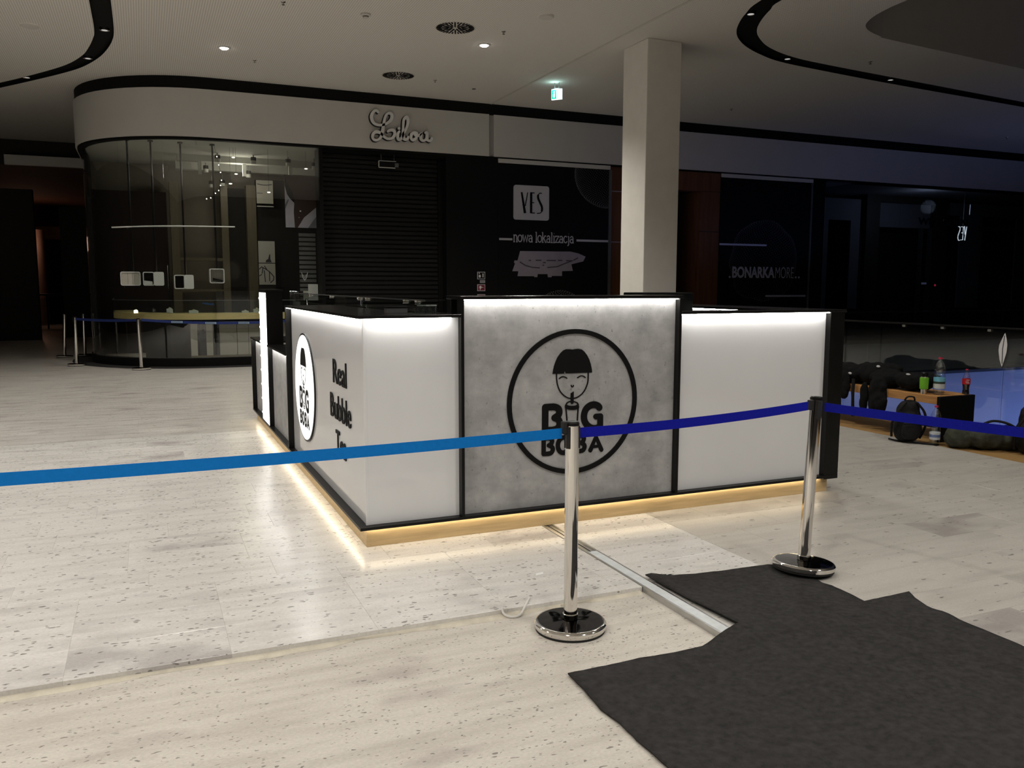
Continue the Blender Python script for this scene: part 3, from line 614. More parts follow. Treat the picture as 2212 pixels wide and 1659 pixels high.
mm.build('plan_walkways', 'print_dark', mp_)
def globe(cx_, cz_, rx, rz, xlim, zlim, n, y, parent, r=.0055, rough=None):
    b = MB()
    for i in range(n):
        t = i / n; zz = 1 - 2 * t; rr = math.sqrt(1 - zz * zz); a = i * 2.39996
        px, pz, py = rr * cos(a), zz, rr * sin(a)
        if py > 0: continue
        k = 1 + (.10 * noise.noise((px * 2.2, pz * 2.2, 5.0)) if rough else 0)
        x, z_ = cx_ + px * rx * k, cz_ + pz * rz * k
        if xlim[0] < x < xlim[1] and zlim[0] < z_ < zlim[1]:
            b.add([(x + r * cos(q * pi / 3), y, z_ + r * sin(q * pi / 3)) for q in range(6)], [(0, 1, 2, 3, 4, 5)])
    o = b.build('printed_dots', 'print_dots', parent); o['kind'] = 'stuff'; return o
globe(8.85, 4.15, .85, .75, (6.2, 8.9), (3.2, 4.28), 3000, 12.581, hb, .008)
globe(7.65, .75, .72, .74, (6.2, 8.9), (1.0, 1.6), 1400, 12.581, hb, .010)

h2 = thing('hoarding', (13.5, 12.6, 0), 'black hoarding with grey BONARKAMORE lettering and faint dotted globe', 'hoarding')
box('board', (12.1, 12.585, 0), (15.0, 12.64, 4.30), 'charcoal_panel', h2)
box('header_strip', (12.1, 12.57, 4.28), (15.03, 12.6, 4.37), 'fascia_paint', h2)
box('edge_strip', (14.98, 12.565, 0), (15.03, 12.66, 4.28), 'steel_grey', h2)
text('BONARKA', 'bold_lettering', 'print_blue_grey', h2, fy(12.586), 12.52, 1.80, 13.87, 2.09, .007, .03)
text('MORE', 'thin_lettering', 'print_blue_grey', h2, fy(12.586), 13.90, 1.80, 14.50, 2.085, .007, -.018)
for x in (12.445, 14.575, 14.68): MB().stroke([(x, 1.825)], .055, fy(12.586), .007).build('full_stop', 'print_blue_grey', h2)
box('printed_line', (12.1, 12.578, 2.615), (13.575, 12.586, 2.66), 'print_blue_grey', h2); box('printed_line', (13.6, 12.578, 1.318), (14.93, 12.586, 1.362), 'print_blue_grey', h2)
globe(13.52, 2.22, 1.08, 1.04, (12.12, 14.9), (1.1, 3.4), 2600, 12.581, h2, .0075, True)

# fire signs on the black pilaster
for i, (z0, z1, lab) in enumerate(((1.735, 1.90, 'dark square hydrant pictogram sign, topmost of three on the black pilaster'), (1.475, 1.625, 'red square pictogram sign with a white bell, middle one on the black pilaster'), (1.25, 1.405, 'red square extinguisher sign, lowest of three on the black pilaster'))):
    f = thing('safety_sign', (5.69, 12.6, z0), lab, 'sign', 'safety signs on the pilaster')
    box('plate', (5.60, 12.585, z0), (5.785, 12.6, z1), 'print_grey', f)
    box('field', (5.615, 12.582, z0 + .015), (5.77, 12.586, z1 - .015), 'black_satin' if i == 0 else 'red_sign', f)
    pb = MB(); zc = (z0 + z1) / 2
    if i == 0: pb.ellipsoid((5.655, 12.583, zc - .015), (.028, .004, .035)).box((5.72, 12.578, zc - .04), (5.742, 12.584, zc + .045)).ellipsoid((5.645, 12.583, zc + .05), (.012, .004, .016))
    elif i == 1: pb.ellipsoid((5.67, 12.583, zc + .01), (.03, .004, .035)).box((5.70, 12.578, zc), (5.74, 12.584, zc + .012)).box((5.655, 12.578, zc - .05), (5.67, 12.584, zc))
    else: pb.ellipsoid((5.69, 12.583, zc - .02), (.02, .004, .04)).box((5.682, 12.578, zc + .02), (5.698, 12.584, zc + .045))
    pb.build('pictogram', 'sign_letters', f)
nb = thing('number_plate', (5.72, 12.6, 1.655), 'small grey numbered plate between the pilaster signs', 'sign')
box('plate', (5.665, 12.59, 1.655), (5.785, 12.6, 1.715), 'print_grey', nb)
d = MB()
for k in range(3): d.stroke(arcp(5.69 + k * .035, 1.685, .011, .02, 0, 360, 10), .006, fy(12.59), .002, close=False)
d.build('digits', 'print_dark', nb)

# dark framed sign hanging in front of the shutter
box('recess_soffit', (2.26, 12.62, 4.33), (6.1, 12.95, 4.40), 'black_matt', wb)
hs = thing('hanging_sign', (3.64, 12.72, 4.06), 'unlit hanging sign with thin pale frame before the shutter', 'sign')
box('panel', (3.45, 12.715, 4.06), (3.83, 12.735, 4.19), 'print_black', hs)
for a_, b_ in (((3.44, 12.708, 4.05), (3.455, 12.74, 4.195)), ((3.44, 12.708, 4.048), (3.80, 12.74, 4.063)), ((3.44, 12.708, 4.185), (3.82, 12.74, 4.195))): box('frame_bar', a_, b_, 'display_white', hs)
box('driver_box', (3.79, 12.70, 4.075), (3.87, 12.75, 4.155), 'steel_grey', hs)
for x in (3.50, 3.78): MB().tube([(x, 12.725, 4.19), (x, 12.725, 4.335)], .005).build('hanger', 'steel_grey', hs)

# ------------------------------------------------------------------ curved shop window and its interior
win = struct('window_1', (0, 12.65, 0))
gl_path = plan(2.38, 12.67, 2.19, 20.0, 1)
for i0, i1 in ((0, 2), (1, 23), (23, 46), (46, 69), (69, 91), (91, 93)):
    seg = gl_path[i0:i1 + 1] if i0 > 1 else gl_path[i0:i1 + 1]
    if len(seg) < 2: continue
    MB().wall(seg[::-1], .15, 4.37, .012).build('pane', 'shop_glass', win, smooth=True)
MB().wall(plan(2.41, 12.64, 2.19, 20.0)[::-1], 0, .165, .2).build('plinth', 'black_band', win, smooth=True)
MB().wall(plan(2.36, 12.69, 2.19, 20.0)[::-1], 4.25, 4.37, .06).build('head_rail', 'black_band', win, smooth=True) if False else None
dark_mat = tag(MB().prism([(x, y) for x, y in plan(2.78, 12.27, 2.4, 17.0)] + [(0, 17), (2.4, 14)], lambda u, v, h: (u, v, h), .004).build('entrance_mat', 'felt'), 'dark mat strip along the curved shop window base', 'mat')
dark_mat.location.z = .0005
# interior shell
wi = struct('wall_shop', (0, 16, 0))
MB().prism(plan(2.30, 12.76, 2.9, 19.5) + [(2.9, 19.5)], lambda u, v, h: (u, v, h), .04).build('shop_floor', 'cream_front', wi)
sc_ = MB(); pc = plan(2.36, 12.70, 2.9, 19.5); pc = [(x, y) for x, y in pc] + [(2.9, 19.5)]
sc_.prism(pc, lambda u, v, h: (u, v, 4.40 + h), .06).build('shop_ceiling', 'shop_ceiling', wi)
box('back_wall', (-2.2, 16.9, .0), (2.9, 17.0, 4.4), 'taupe_wall', wi)
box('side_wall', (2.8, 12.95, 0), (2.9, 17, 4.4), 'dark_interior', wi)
box('curtain_wall', (-2.2, 16.2, .04), (-.62, 16.9, 3.7), 'wine_curtain', wi)
box('left_wall', (-2.24, 15.6, .04), (-2.16, 19, 4.39), 'dark_interior', wi)
for x0, x1 in ((-.55, -.36), (.56, .72), (1.14, 1.36)): box('gold_post', (x0, 16.2, .04), (x1, 16.5, 3.95), 'gold_wood', wi, bevel=.004)
box('gold_rail', (-.36, 16.2, 2.16), (.56, 16.5, 2.23), 'gold_wood', wi); box('gold_rail', (-.36, 16.2, 1.45), (.56, 16.5, 1.50), 'gold_wood', wi)
box('dark_niche', (.72, 16.6, .04), (1.14, 16.7, 3.9), 'dark_interior', wi)
box('dark_panel', (1.36, 16.3, .04), (2.8, 16.45, 4.1), 'dark_interior', wi)
box('ceiling_beam', (-.4, 14.9, 4.27), (2.8, 15.15, 4.40), 'shop_ceiling', wi); box('ceiling_beam', (-.4, 16.0, 4.22), (2.8, 16.25, 4.40), 'shop_ceiling', wi)
for x in (.02, .95, 1.95): box('beam_post', (x, 14.95, 4.0), (x + .07, 15.05, 4.3), 'shop_ceiling', wi)
# posters and pictures in the shop
p1 = thing('wall_poster', (1.55, 16.1, 3.5), 'white poster high on the shop back wall with grey lines', 'poster')
box('sheet', (1.36, 16.05, 3.52), (1.74, 16.07, 4.06), 'cream_front', p1)
MB().stroke([(1.38 + .34 * k / 14, 3.97 - .02 * sin(k / 14 * pi)) for k in range(15)], .022, fy(16.05), .003, cap=False).build('drawn_line', 'print_dark', p1); MB().stroke([(1.37, 3.76), (1.5, 3.755)], .014, fy(16.05), .003, cap=False).build('drawn_line', 'print_dark', p1)
box('ledge', (1.36, 16.0, 3.44), (1.74, 16.07, 3.46), 'display_white', p1)
p2 = thing('shelf_picture', (1.55, 16.1, 1.5), 'pale illuminated panels with a grey jewellery drawing on the shelf', 'picture')
for z0, z1 in ((2.13, 2.64), (1.61, 2.11)): box('panel', (1.36, 16.05, z0), (1.74, 16.07, z1), 'display_white', p2)
q = MB().prism([(1.52, 2.14), (1.53, 2.19), (1.58, 2.22), (1.61, 2.33), (1.63, 2.33), (1.63, 2.22), (1.66, 2.14)], fy(16.05), .003)
for s in ([(1.37, 1.98), (1.42, 2.03), (1.48, 2.0), (1.6, 1.92), (1.7, 1.80), (1.69, 1.72), (1.62, 1.66)], [(1.45, 2.0), (1.43, 1.88)], [(1.60, 1.92), (1.60, 1.70)], [(1.48, 1.94), (1.5, 1.68)], [(1.37, 1.82), (1.42, 1.85)], [(1.49, 2.05), (1.54, 1.97)]): q.stroke(s, .022, fy(16.05), .003)
q.build('drawn_figure', 'print_dark', p2)
box('dark_base', (1.36, 16.0, 1.22), (1.75, 16.1, 1.59), 'dark_interior', p2)
p3 = thing('photo_poster', (1.87, 13.05, 2.75), 'large photo print of a neck with necklace and pale collar', 'poster')
box('sheet', (1.555, 13.05, 2.78), (2.185, 13.07, 3.84), 'skin_print', p3)
MB().prism([(1.557, 2.782), (1.74, 2.782), (1.725, 3.1), (1.74, 3.28), (1.66, 3.36), (1.60, 3.46), (1.557, 3.62)], fy(13.05), .004).prism([(1.80, 2.782), (2.01, 2.782), (2.183, 3.02), (2.183, 3.20), (1.93, 2.99)], fy(13.05), .004).build('printed_collar', 'cloth_print', p3)
MB().prism([(2.01, 2.784), (2.183, 2.784), (2.183, 3.02)], fy(13.05), .006).build('printed_shade', 'cloth_print_shade', p3); MB().prism([(1.557, 3.15), (1.64, 3.36), (1.60, 3.33), (1.557, 3.25)], fy(13.046), .003).build('printed_shade', 'cloth_print_shade', p3); MB().prism([(1.60, 3.45), (1.66, 3.36), (1.745, 3.29), (1.72, 3.5), (1.64, 3.62), (1.557, 3.80), (1.557, 3.62)], fy(13.05), .005).build('printed_shade', 'print_black', p3)
MB().ellipsoid((1.86, 13.045, 3.12), (.018, .004, .014)).build('printed_pendant', 'sign_letters', p3); MB().ellipsoid((1.83, 13.045, 2.99), (.006, .004, .008)).build('printed_pendant', 'sign_letters', p3)
bd = MB(); 
slr = thing('slat_display', (1.93, 13.1, 1.3), 'dark slatted display back below the photo print', 'display')
for k in range(15):
    z0 = 1.28 + k * .095; box('slat', (1.83, 13.13, z0), (2.17, 13.16, z0 + .065), 'steel_grey', slr)
box('card', (1.98, 13.04, 1.28), (2.18, 13.06, 1.62), 'display_white', slr); box('card', (1.88, 13.07, 1.28), (2.0, 13.09, 1.48), 'cream_front', slr)
MB().stroke([(1.86, 1.86), (1.88, 1.76), (1.92, 1.70), (1.96, 1.76), (1.98, 1.86)], .012, fy(13.09), .004).stroke([(1.88, 1.82), (1.92, 1.74), (1.955, 1.82)], .008, fy(13.09), .004).build('necklace', 'display_white', slr)
# hanging display boxes on black rods
labs = ['white display box closed by cream panels, leftmost on the rods', 'white display box with a white card inside, second hung from the left', 'open white display box hung lowest on the third black rod', 'white square display box hung highest on the right rod']
for i, (x0, x1, z0, z1, y, xr, front) in enumerate(((-1.59, -1.23, 1.585, 1.855, 13.2, -1.36, 0), (-1.19, -.805, 1.585, 1.855, 13.2, -.94, 1), (-.62, -.255, 1.52, 1.80, 13.2, -.40, 1), (.05, .335, 1.635, 1.93, 13.2, .2, 2))):
    t = thing('display_box', (xr, y, z0), labs[i], 'display box', 'display boxes hung in the curved window')
    w = x1 - x0; th = .018; xi = x0 + (w * .55 if front == 1 else w)
    ring = rounded(x0, xi, z0, z1, .035); inner = rounded(x0 + th, xi - th, z0 + th, z1 - th, .02)
    b = MB(); n = len(ring); yy = (y, y + .25)
    vs = [(u, y0_, v) for y0_ in yy for u, v in ring] + [(u, y0_, v) for y0_ in yy for u, v in inner]; fs = []
    for k in range(n):
        k2 = (k + 1) % n; fs += [(k, k2, n + k2, n + k), (2 * n + k, 3 * n + k, 3 * n + k2, 2 * n + k2), (k, 2 * n + k, 2 * n + k2, k2), (n + k, n + k2, 3 * n + k2, 3 * n + k)]
    b.add(vs, fs).build('shell', 'display_white', t, smooth=True)
    if front == 1: MB().prism(rounded(xi - .01, x1, z0, z1, .03), lambda u, v, h: (u, y + .01 + h, v), .24).build('side_cheek', 'display_white', t)
    if front == 0:
        for k, (u0, u1) in enumerate(((.06, .36), (.37, .58), (.59, .97))): box('cream_panel', (x0 + w * u0, y + .02, z0 + .02), (x0 + w * u1, y + .04, z1 - .02), 'cream_front', t)
    else: box('inner_back', (x0 + .01, y + .23, z0 + .01), (xi - .01, y + .245, z1 - .01), 'dark_interior' if front == 1 else 'cream_front', t)
    if i == 1: MB().prism([(x0 + .02, z0 + .02), (xi - .03, z0 + .02), (xi - .04, z0 + .08), (x0 + .02, z0 + .10)], fy(y + .1), .02).build('card', 'display_white', t)
    if i == 3: MB().prism([(x0 + .07, z0 + .05), (x1 - .02, z0 + .02), (x1 - .02, z0 + .06), (x0 + .07, z0 + .11)], fy(y + .2), .02).build('dark_shelf', 'dark_interior', t)
    MB().tube([(xr, y + .12, z1), (xr, y + .12, 4.39)], .018).build('rod', 'black_satin', t)
    MB().lathe([(.05, 4.37), (.05, 4.40)], (xr, y + .12, 0), 16).build('rod_flange', 'black_satin', t)
rl = tag(MB().tube([tuple(v) for v in spline([(-1.70, 13.25, 2.70), (-1.1, 13.21, 2.735), (-.5, 13.2, 2.755), (.1, 13.2, 2.765), (.57, 13.2, 2.77)], 4)], .014).build('light_rail', 'display_white', smooth=True), 'thin white horizontal rail crossing the black rods in the shop', 'rail')
# track spotlights
spots = [(.39, 4.36, 14.5), (.22, 4.27, 15.6), (1.13, 4.36, 14.5), (1.14, 4.2, 15.6), (1.87, 4.36, 14.5), (2.42, 4.30, 14.4), (.36, 3.98, 16.0), (.60, 4.02, 16.0)]
ref = None
for i, (x, z_, y) in enumerate(spots):
    if ref is None:
        ref = thing('track_spotlight', (x, y, z_), 'cylinder spotlight just beside the rod holding the light string', 'spotlight', 'ceiling spotlights in the jewellery shop')
        MB().lathe([(.055, 0), (.058, -.03), (.058, -.075)], (x, y, z_), 16).build('black_body', 'black_matt', ref, smooth=True)
        MB().lathe([(.056, -.075), (.056, -.14), (.045, -.15)], (x, y, z_), 16).build('grey_barrel', 'shop_ceiling', ref, smooth=True)
        MB().tube([(x, y, z_), (x, y, z_ + .12)], .012).build('stem', 'steel_grey', ref)
    else:
        o = copy_tree(ref); o.location = (x, y, z_)
        o['label'] = ['', 'cylinder spotlight left of the second black rod from the right', 'cylinder spotlight right of the rod with the light string', 'lower cylinder spotlight under the shop ceiling, above the gold post', 'cylinder spotlight above the white wall poster', 'cylinder spotlight above the neck photo print', 'lowest cylinder spotlight, deep behind the light string', 'small deep cylinder spotlight beside the middle gold post'][i]
# bare bulbs glowing in the window
bulbs = [(.616, 4.19, 13.5), (.659, 3.86, 13.5), (.543, 3.66, 13.5), (1.30, 3.52, 13.5), (2.06, 4.03, 13.4), (1.70, 3.76, 13.5)]
for i, (x, z_, y) in enumerate(bulbs):
    t = thing('pinpoint_lamp', (x, y, z_), ['glowing oval lamp highest, right of the light string top', 'glowing oval lamp in the middle, right of the light string', 'glowing oval lamp lowest, just right of the light string', 'glowing oval lamp in front of the white wall poster', 'glowing oval lamp furthest right, above the neck photo print', 'glowing oval lamp left of the neck photo print'][i], 'lamp', 'pinpoint lamps in the shop window')
    MB().ellipsoid((x, y, z_), (.034, .03, .013)).build('glow', 'small_bulb', t, smooth=True); MB().tube([(x, y, z_ + .012), (x, y, 4.39)], .0025, 5).build('cord', 'black_matt', t)
gar = thing('light_string', (.3, 13.45, 3.3), 'string of tiny white lights hanging beside the right rod', 'light string')
gp = [(.25, 13.45, 4.38), (.293, 13.45, 4.18), (.322, 13.45, 4.017), (.353, 13.45, 3.871), (.365, 13.45, 3.715), (.343, 13.45, 3.612), (.304, 13.45, 3.508), (.239, 13.45, 3.45), (.146, 13.45, 3.354), (.066, 13.45, 3.332)]
MB().tube(gp, .003, 5).build('wire', 'black_matt', gar)
for q in gp[1:]: MB().ellipsoid(q, (.012, .012, .014), nu=8, nv=6).build('bulb', 'small_bulb', gar)
# long counter with gold front and glass case
ct = thing('shop_counter', (0, 13.3, 0), 'curved shop counter with ochre front band behind the window', 'counter')
cpath = plan(1.95, 13.10, 2.7, 17.0, 6, .15, 15.05)
MB().wall(cpath[::-1], .905, 1.03, .45).build('gold_band', 'gold_front', ct, smooth=True)
MB().wall(plan(1.90, 13.15, 2.7, 17.0)[::-1], .86, .905, .4).build('dark_recess', 'dark_interior', ct, smooth=True)
MB().wall(plan(1.96, 13.09, 2.7, 17.0)[::-1], 1.03, 1.29, .008).build('case_glass', 'clear_glass', ct, smooth=True)
MB().wall(plan(1.965, 13.085, 2.7, 17.0)[::-1], 1.285, 1.297, .012).build('case_rim', 'steel_grey', ct, smooth=True)
for x0, x1, m in ((-.35, -.22, 'cream_front'), (-.18, -.06, 'dark_interior'), (-.05, .08, 'cream_front'), (.085, .2, 'dark_interior'), (.21, .55, 'cream_front'), (.56, .78, 'cream_front'), (.79, 1.02, 'cream_front'), (1.03, 2.6, 'cream_front')):
    box('door', (x0, 13.4, .12), (x1, 13.45, .85), m, ct, bevel=.003)
box('skirt', (-.35, 13.38, .04), (2.6, 13.42, .16), 'gold_wood', ct)
box('back_body', (-1.2, 13.9, .04), (2.6, 14.0, .86), 'dark_interior', ct)
for i, (x, w, h, lab) in enumerate(((-1.35, .08, .07, 'glowing small yellow tray at the left end of the counter case'), (-.72, .12, .11, 'small pale cushion stand under the left part of the glass'), (-.28, .18, .07, 'low pale oval cushion inside the glass case'), (.72, .14, .05, 'little white bridge stand on the shop counter'), (.95, .13, .09, 'white tilted jewellery block at the right of the case'))):
    yq = 13.3 + (.25 if x < -.5 else 0) + (.35 if x < -1 else 0)
    t = thing('jewellery_stand', (x, yq, 1.03), lab, 'stand', 'jewellery stands in the glass case')
    MB().prism([(x - w / 2, 1.03), (x + w / 2, 1.03), (x + w / 2, 1.03 + h * .7), (x + w * .2, 1.03 + h), (x - w / 2, 1.03 + h * .8)], fy(yq), .08).build('body', 'small_bulb' if i == 0 else 'display_white', t, bevel=.006)
    MB().ellipsoid((x, yq - .04, 1.03 + h), (.02, .02, .012), nu=8, nv=6).build('jewel', 'gold_front', t)
M['small_bulb'].node_tree.nodes['Principled BSDF'].inputs['Emission Strength'].default_value = 2.0

# ------------------------------------------------------------------ dark glazed shop at the right
w2 = struct('window_2', (15.5, 12.6, 0))
for x0, x1 in ((15.5, 18.2), (18.21, 20.95), (20.96, 23.8), (23.81, 27), (27.01, 32)): box('pane', (x0, 12.60, .12), (x1, 12.614, 4.365), 'dark_glass', w2)
box('sill', (15.5, 12.58, 0), (33, 12.66, .12), 'black_matt', w2)
box('head_frame', (15.5, 12.62, 4.33), (33, 12.7, 4.39), 'black_matt', w2)
w3 = struct('wall_far_shop', (20, 15, 0))
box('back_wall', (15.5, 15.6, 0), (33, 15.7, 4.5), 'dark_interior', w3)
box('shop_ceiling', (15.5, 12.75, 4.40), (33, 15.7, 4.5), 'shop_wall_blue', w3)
box('shop_floor', (15.5, 12.75, 0), (33, 15.7, .02), 'portal_dark', w3)
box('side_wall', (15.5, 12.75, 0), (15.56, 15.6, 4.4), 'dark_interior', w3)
for (x0, z0, x1, z1, y, m, nm) in ((17.75, 3.6, 19.2, 4.25, 15.0, 'shop_wall_blue', 'pale_panel'), (18.82, .9, 19.2, 3.6, 15.0, 'shop_wall_blue', 'pale_panel'), (17.75, .9, 17.93, 3.6, 15.0, 'shop_wall_blue', 'pale_panel'),
        (19.85, 3.45, 22.3, 4.2, 15.1, 'shop_wall_blue', 'pale_panel'), (22.9, 3.9, 26.5, 4.3, 15.0, 'shop_wall_blue', 'pale_panel'), (23.6, .9, 24.6, 3.9, 15.0, 'shop_wall_blue', 'pale_panel'), (26.3, .9, 28.0, 3.9, 15.0, 'shop_wall_blue', 'pale_panel'),
        (24.3, 3.45, 26.2, 3.56, 14.9, 'gold_wood', 'shelf_edge')):
    box(nm, (x0, y, z0), (x1, y + .06, z1), m, w3)  # pale panels stand in for reflections in the dark glass
refl_door = struct('reflected_doorway', (21, 14.9, 0), 'dark door frame standing in for a reflection in the far glass')  # frame built behind the glass in place of a reflection
box('frame_head', (19.3, 14.85, 4.2), (22.8, 15.0, 4.4), 'portal_dark', refl_door)
for x0, x1 in ((19.3, 19.85), (22.3, 22.8)): box('frame_post', (x0, 14.85, .02), (x1, 15.0, 4.2), 'portal_dark', refl_door)
for x0 in (21.75, 22.15): box('inner_jamb', (x0, 14.95, .02), (x0 + .1, 15.05, 3.45), 'steel_grey', refl_door)
wt = thing('glass_lettering', (19.9, 12.6, 3.3), 'dark serif letters of a shop name on the far dark glass', 'sign')
text('WITTCHEN', 'lettering', 'print_black', wt, fy(12.60), 18.9, 3.32, 20.87, 3.52, .012, .035)
ne = thing('reflected_neon', (21.6, 13.3, 2.95), 'small white neon letters standing in for a sign reflected in the dark glass', 'sign')  # glowing tubes behind the pane replace the reflection of a sign opposite
nm = MB(); fm = lambda u, v, h: (21.0 - (u - 20.9), 13.3, v)
def neon(pts): nm.tube([(21.74 - u * .75, 13.3, v) for u, v in pts], .013, 6)
neon([(.0, 3.40), (.07, 2.98)]); neon([(.13, 3.40), (.07, 3.15)]); neon([(.30, 3.38), (.19, 3.38), (.19, 2.99), (.30, 2.99)]); neon([(.19, 3.20), (.27, 3.20)])
neon([tuple(v) for v in spline([(.47, 3.38), (.40, 3.38), (.37, 3.30), (.42, 3.20), (.47, 3.08), (.43, 2.98), (.36, 2.98)], 4)])
nm.build('neon_tube', 'neon_white', ne, smooth=True); MB().tube([(21.6, 13.32, 3.38), (21.6, 13.32, 4.40)], .006).build('hanger', 'steel_grey', ne)
kb = thing('door_terminal', (21.33, 14.2, 1.65), 'small bluish screen glowing low in the far shop doorway', 'screen')
box('case', (21.0, 14.2, 1.64), (21.25, 14.22, 1.73), 'black_satin', kb); box('display', (21.02, 14.19, 1.655), (21.23, 14.2, 1.715), 'screen_blue', kb); box('stand', (21.1, 14.2, .02), (21.14, 14.22, 1.64), 'black_satin', kb)
rlp = thing('standby_light', (21.6, 14.2, 1.62), 'tiny red light beside the bluish screen', 'lamp'); MB().ellipsoid((21.62, 14.2, 1.63), (.035, .02, .035)).build('glow', 'red_lamp', rlp); box('post', (21.61, 14.21, .02), (21.63, 14.23, 1.62), 'black_satin', rlp)
st = thing('display_table', (26.2, 14.0, 0), 'dark display table with pale boxes deep in the far shop', 'table')
box('top', (25.2, 13.7, .95), (27.2, 14.3, 1.0), 'portal_dark', st); 
for x in (25.3, 27.05): box('leg', (x, 13.75, .02), (x + .06, 14.2, .95), 'portal_dark', st)
for i, (x, w) in enumerate(((25.45, .35), (26.05, .42))): tag(box('price_card', (x, 13.8, 1.0), (x + w, 13.83, 1.045), 'display_white'), ('short pale card on the far display table', 'longer pale card on the far display table')[i], 'card', 'cards on the far table')

# ------------------------------------------------------------------ far left corridor
wl = struct('wall_left', (-5, 22, 0))
box('bulkhead', (-14, 22, 4.86), (-2.3, 22.2, 5.56), 'corridor_dark', wl)
box('pale_beam', (-4.45, 21.6, 4.80), (-2.36, 21.72, 5.06), 'fascia_paint', wl)
box('lower_ceiling', (-14, 22.2, 4.86), (-2.2, 38, 4.95), 'corridor_brown', wl)
box('dark_shopfront', (-12, 23, 0), (-3.98, 23.3, 4.3), 'corridor_dark', wl)
box('dark_shopfront', (-14, -10, 0), (-13.8, 38, 5.6), 'corridor_dark', wl)
box('pier', (-3.42, 24, 0), (-2.58, 24.6, 3.92), 'corridor_dark', wl)
box('back_shops', (-2.32, 19.5, 0), (-2.1, 26, 5.5), 'corridor_dark', wl)
box('end_wall', (-14, 36, 0), (0, 36.2, 4.9), 'corridor_brown', wl)
box('end_beam', (-14, 34.5, 3.45), (0, 34.8, 3.95), 'corridor_plaster', wl)
MB().lathe([(.35, 0), (.35, 3.75)], (-5.05, 33.5, 0), 24).build('round_pillar', 'corridor_plaster', wl, smooth=True)
box('end_shop', (-4.62, 34.9, 0), (-2, 35.1, 3.4), 'corridor_dark', wl)
rr = thing('corridor_railing', (-4.6, 30, 0), 'dark handrail glimpsed at the end of the left corridor', 'railing')
MB().tube([(-5.4, 30, 1.24), (-3.6, 30, 1.24)], .035).build('handrail', 'black_satin', rr)
for x in (-5.2, -4.45, -3.7): box('baluster', (x, 29.98, 0), (x + .06, 30.02, 1.22), 'black_satin', rr)
for x in (-5.12, -4.37): box('infill_pane', (x, 29.99, .1), (x + .65, 30.0, 1.1), 'rail_glass', rr)

# ------------------------------------------------------------------ ceiling fittings
def vent(x, y, r, label):
    t = thing('swirl_diffuser', (x, y, CZ), label, 'air vent', 'swirl diffusers in the ceiling')
    MB().lathe([(0.0, -.001), (r, -.001), (r, -.006), (r * 1.03, -.004), (r * 1.04, 0)], (x, y, CZ), 40).build('plate', 'plain_plaster', t)
    for ring_, (n, r0, r1, w) in enumerate(((36, .60, .97, .015), (18, .16, .70, .018))):
        for k in range(n):
            a = 2 * pi * (k + .5 * ring_) / n; 
            if ring_ == 1 and k % 2: r0_, r1_ = .36, .62
            else: r0_, r1_ = r0, r1
            if ring_ == 0 and k % 2 == 0: r0_ = .72
            ca, sa = cos(a), sin(a); hw = w * r / .29 * .62
            q = [(x + ca * r * r0_ - sa * hw, y + sa * r * r0_ + ca * hw), (x + ca * r * r0_ + sa * hw, y + sa * r * r0_ - ca * hw), (x + ca * r * r1_ + sa * hw, y + sa * r * r1_ - ca * hw), (x + ca * r * r1_ - sa * hw, y + sa * r * r1_ + ca * hw)]
            MB().prism(q, lambda u, v, h: (u, v, CZ - .010 + h), .004).build('slot', 'print_black', t)
vent(3.37, 7.73, .30, 'large round swirl air vent nearest the camera, beside the right downlight')
vent(3.385, 10.95, .30, 'round swirl air vent further back, above the script shop sign')
def downlight(x, y, label):
    t = thing('downlight', (x, y, CZ), label, 'downlight', 'lit ceiling downlights')
    MB().lathe([(.085, 0), (.10, -.006), (.075, -.012), (.07, 0)], (x, y, CZ), 28).build('ring', 'plain_plaster', t)
    MB().lathe([(0.0, -.035), (.045, -.028), (.07, -.006), (.07, -.002)], (x, y, CZ), 28).build('lens', 'downlight_glow', t, smooth=True)
downlight(.22, 10.315, 'lit round downlight in the ceiling above the curved shop window')
downlight(4.119, 8.414, 'lit round downlight just behind the large air vent')
ref = None
for i, (x, y) in enumerate(((-1.565, 10.1), (-1.90, 12.05), (-3.05, 14.05), (7.11, 5.42), (9.3, 7.13), (12.156, 7.52))):
    labs = ['unlit spot in the left black slot, nearest one at its bend', 'unlit spot in the left black slot, middle of its curve', 'unlit spot in the left black slot, by the picture edge', 'unlit spot at the bend of the right black slot', 'unlit spot where the right black slot straightens', 'unlit spot far along the right black slot']
    t = thing('slot_spot', (x, y, CZ), labs[i], 'spotlight', 'spots in the black ceiling slots')
    MB().lathe([(.075, .05), (.075, .012), (.05, .01), (.05, .035)], (x, y, CZ), 20).build('housing', 'dark_chrome', t, smooth=True)
    MB().lathe([(0, .014), (.05, .02)], (x, y, CZ), 20).build('lens', 'spot_lens_glint', t)
sd = thing('smoke_detector', (1.955, 7.63, CZ), 'white smoke detector on the ceiling near the top edge', 'detector')
MB().lathe([(.075, 0), (.075, -.02), (.06, -.03)], (1.955, 7.63, CZ), 20).build('base', 'plain_plaster', sd, smooth=True); MB().lathe([(.042, -.03), (.042, -.055), (.03, -.065), (0, -.066)], (1.955, 7.63, CZ), 20).build('sensor', 'plain_plaster', sd, smooth=True)
MB().lathe([(.044, -.036), (.044, -.044)], (1.955, 7.63, CZ), 20).build('vent_band', 'print_dark', sd)
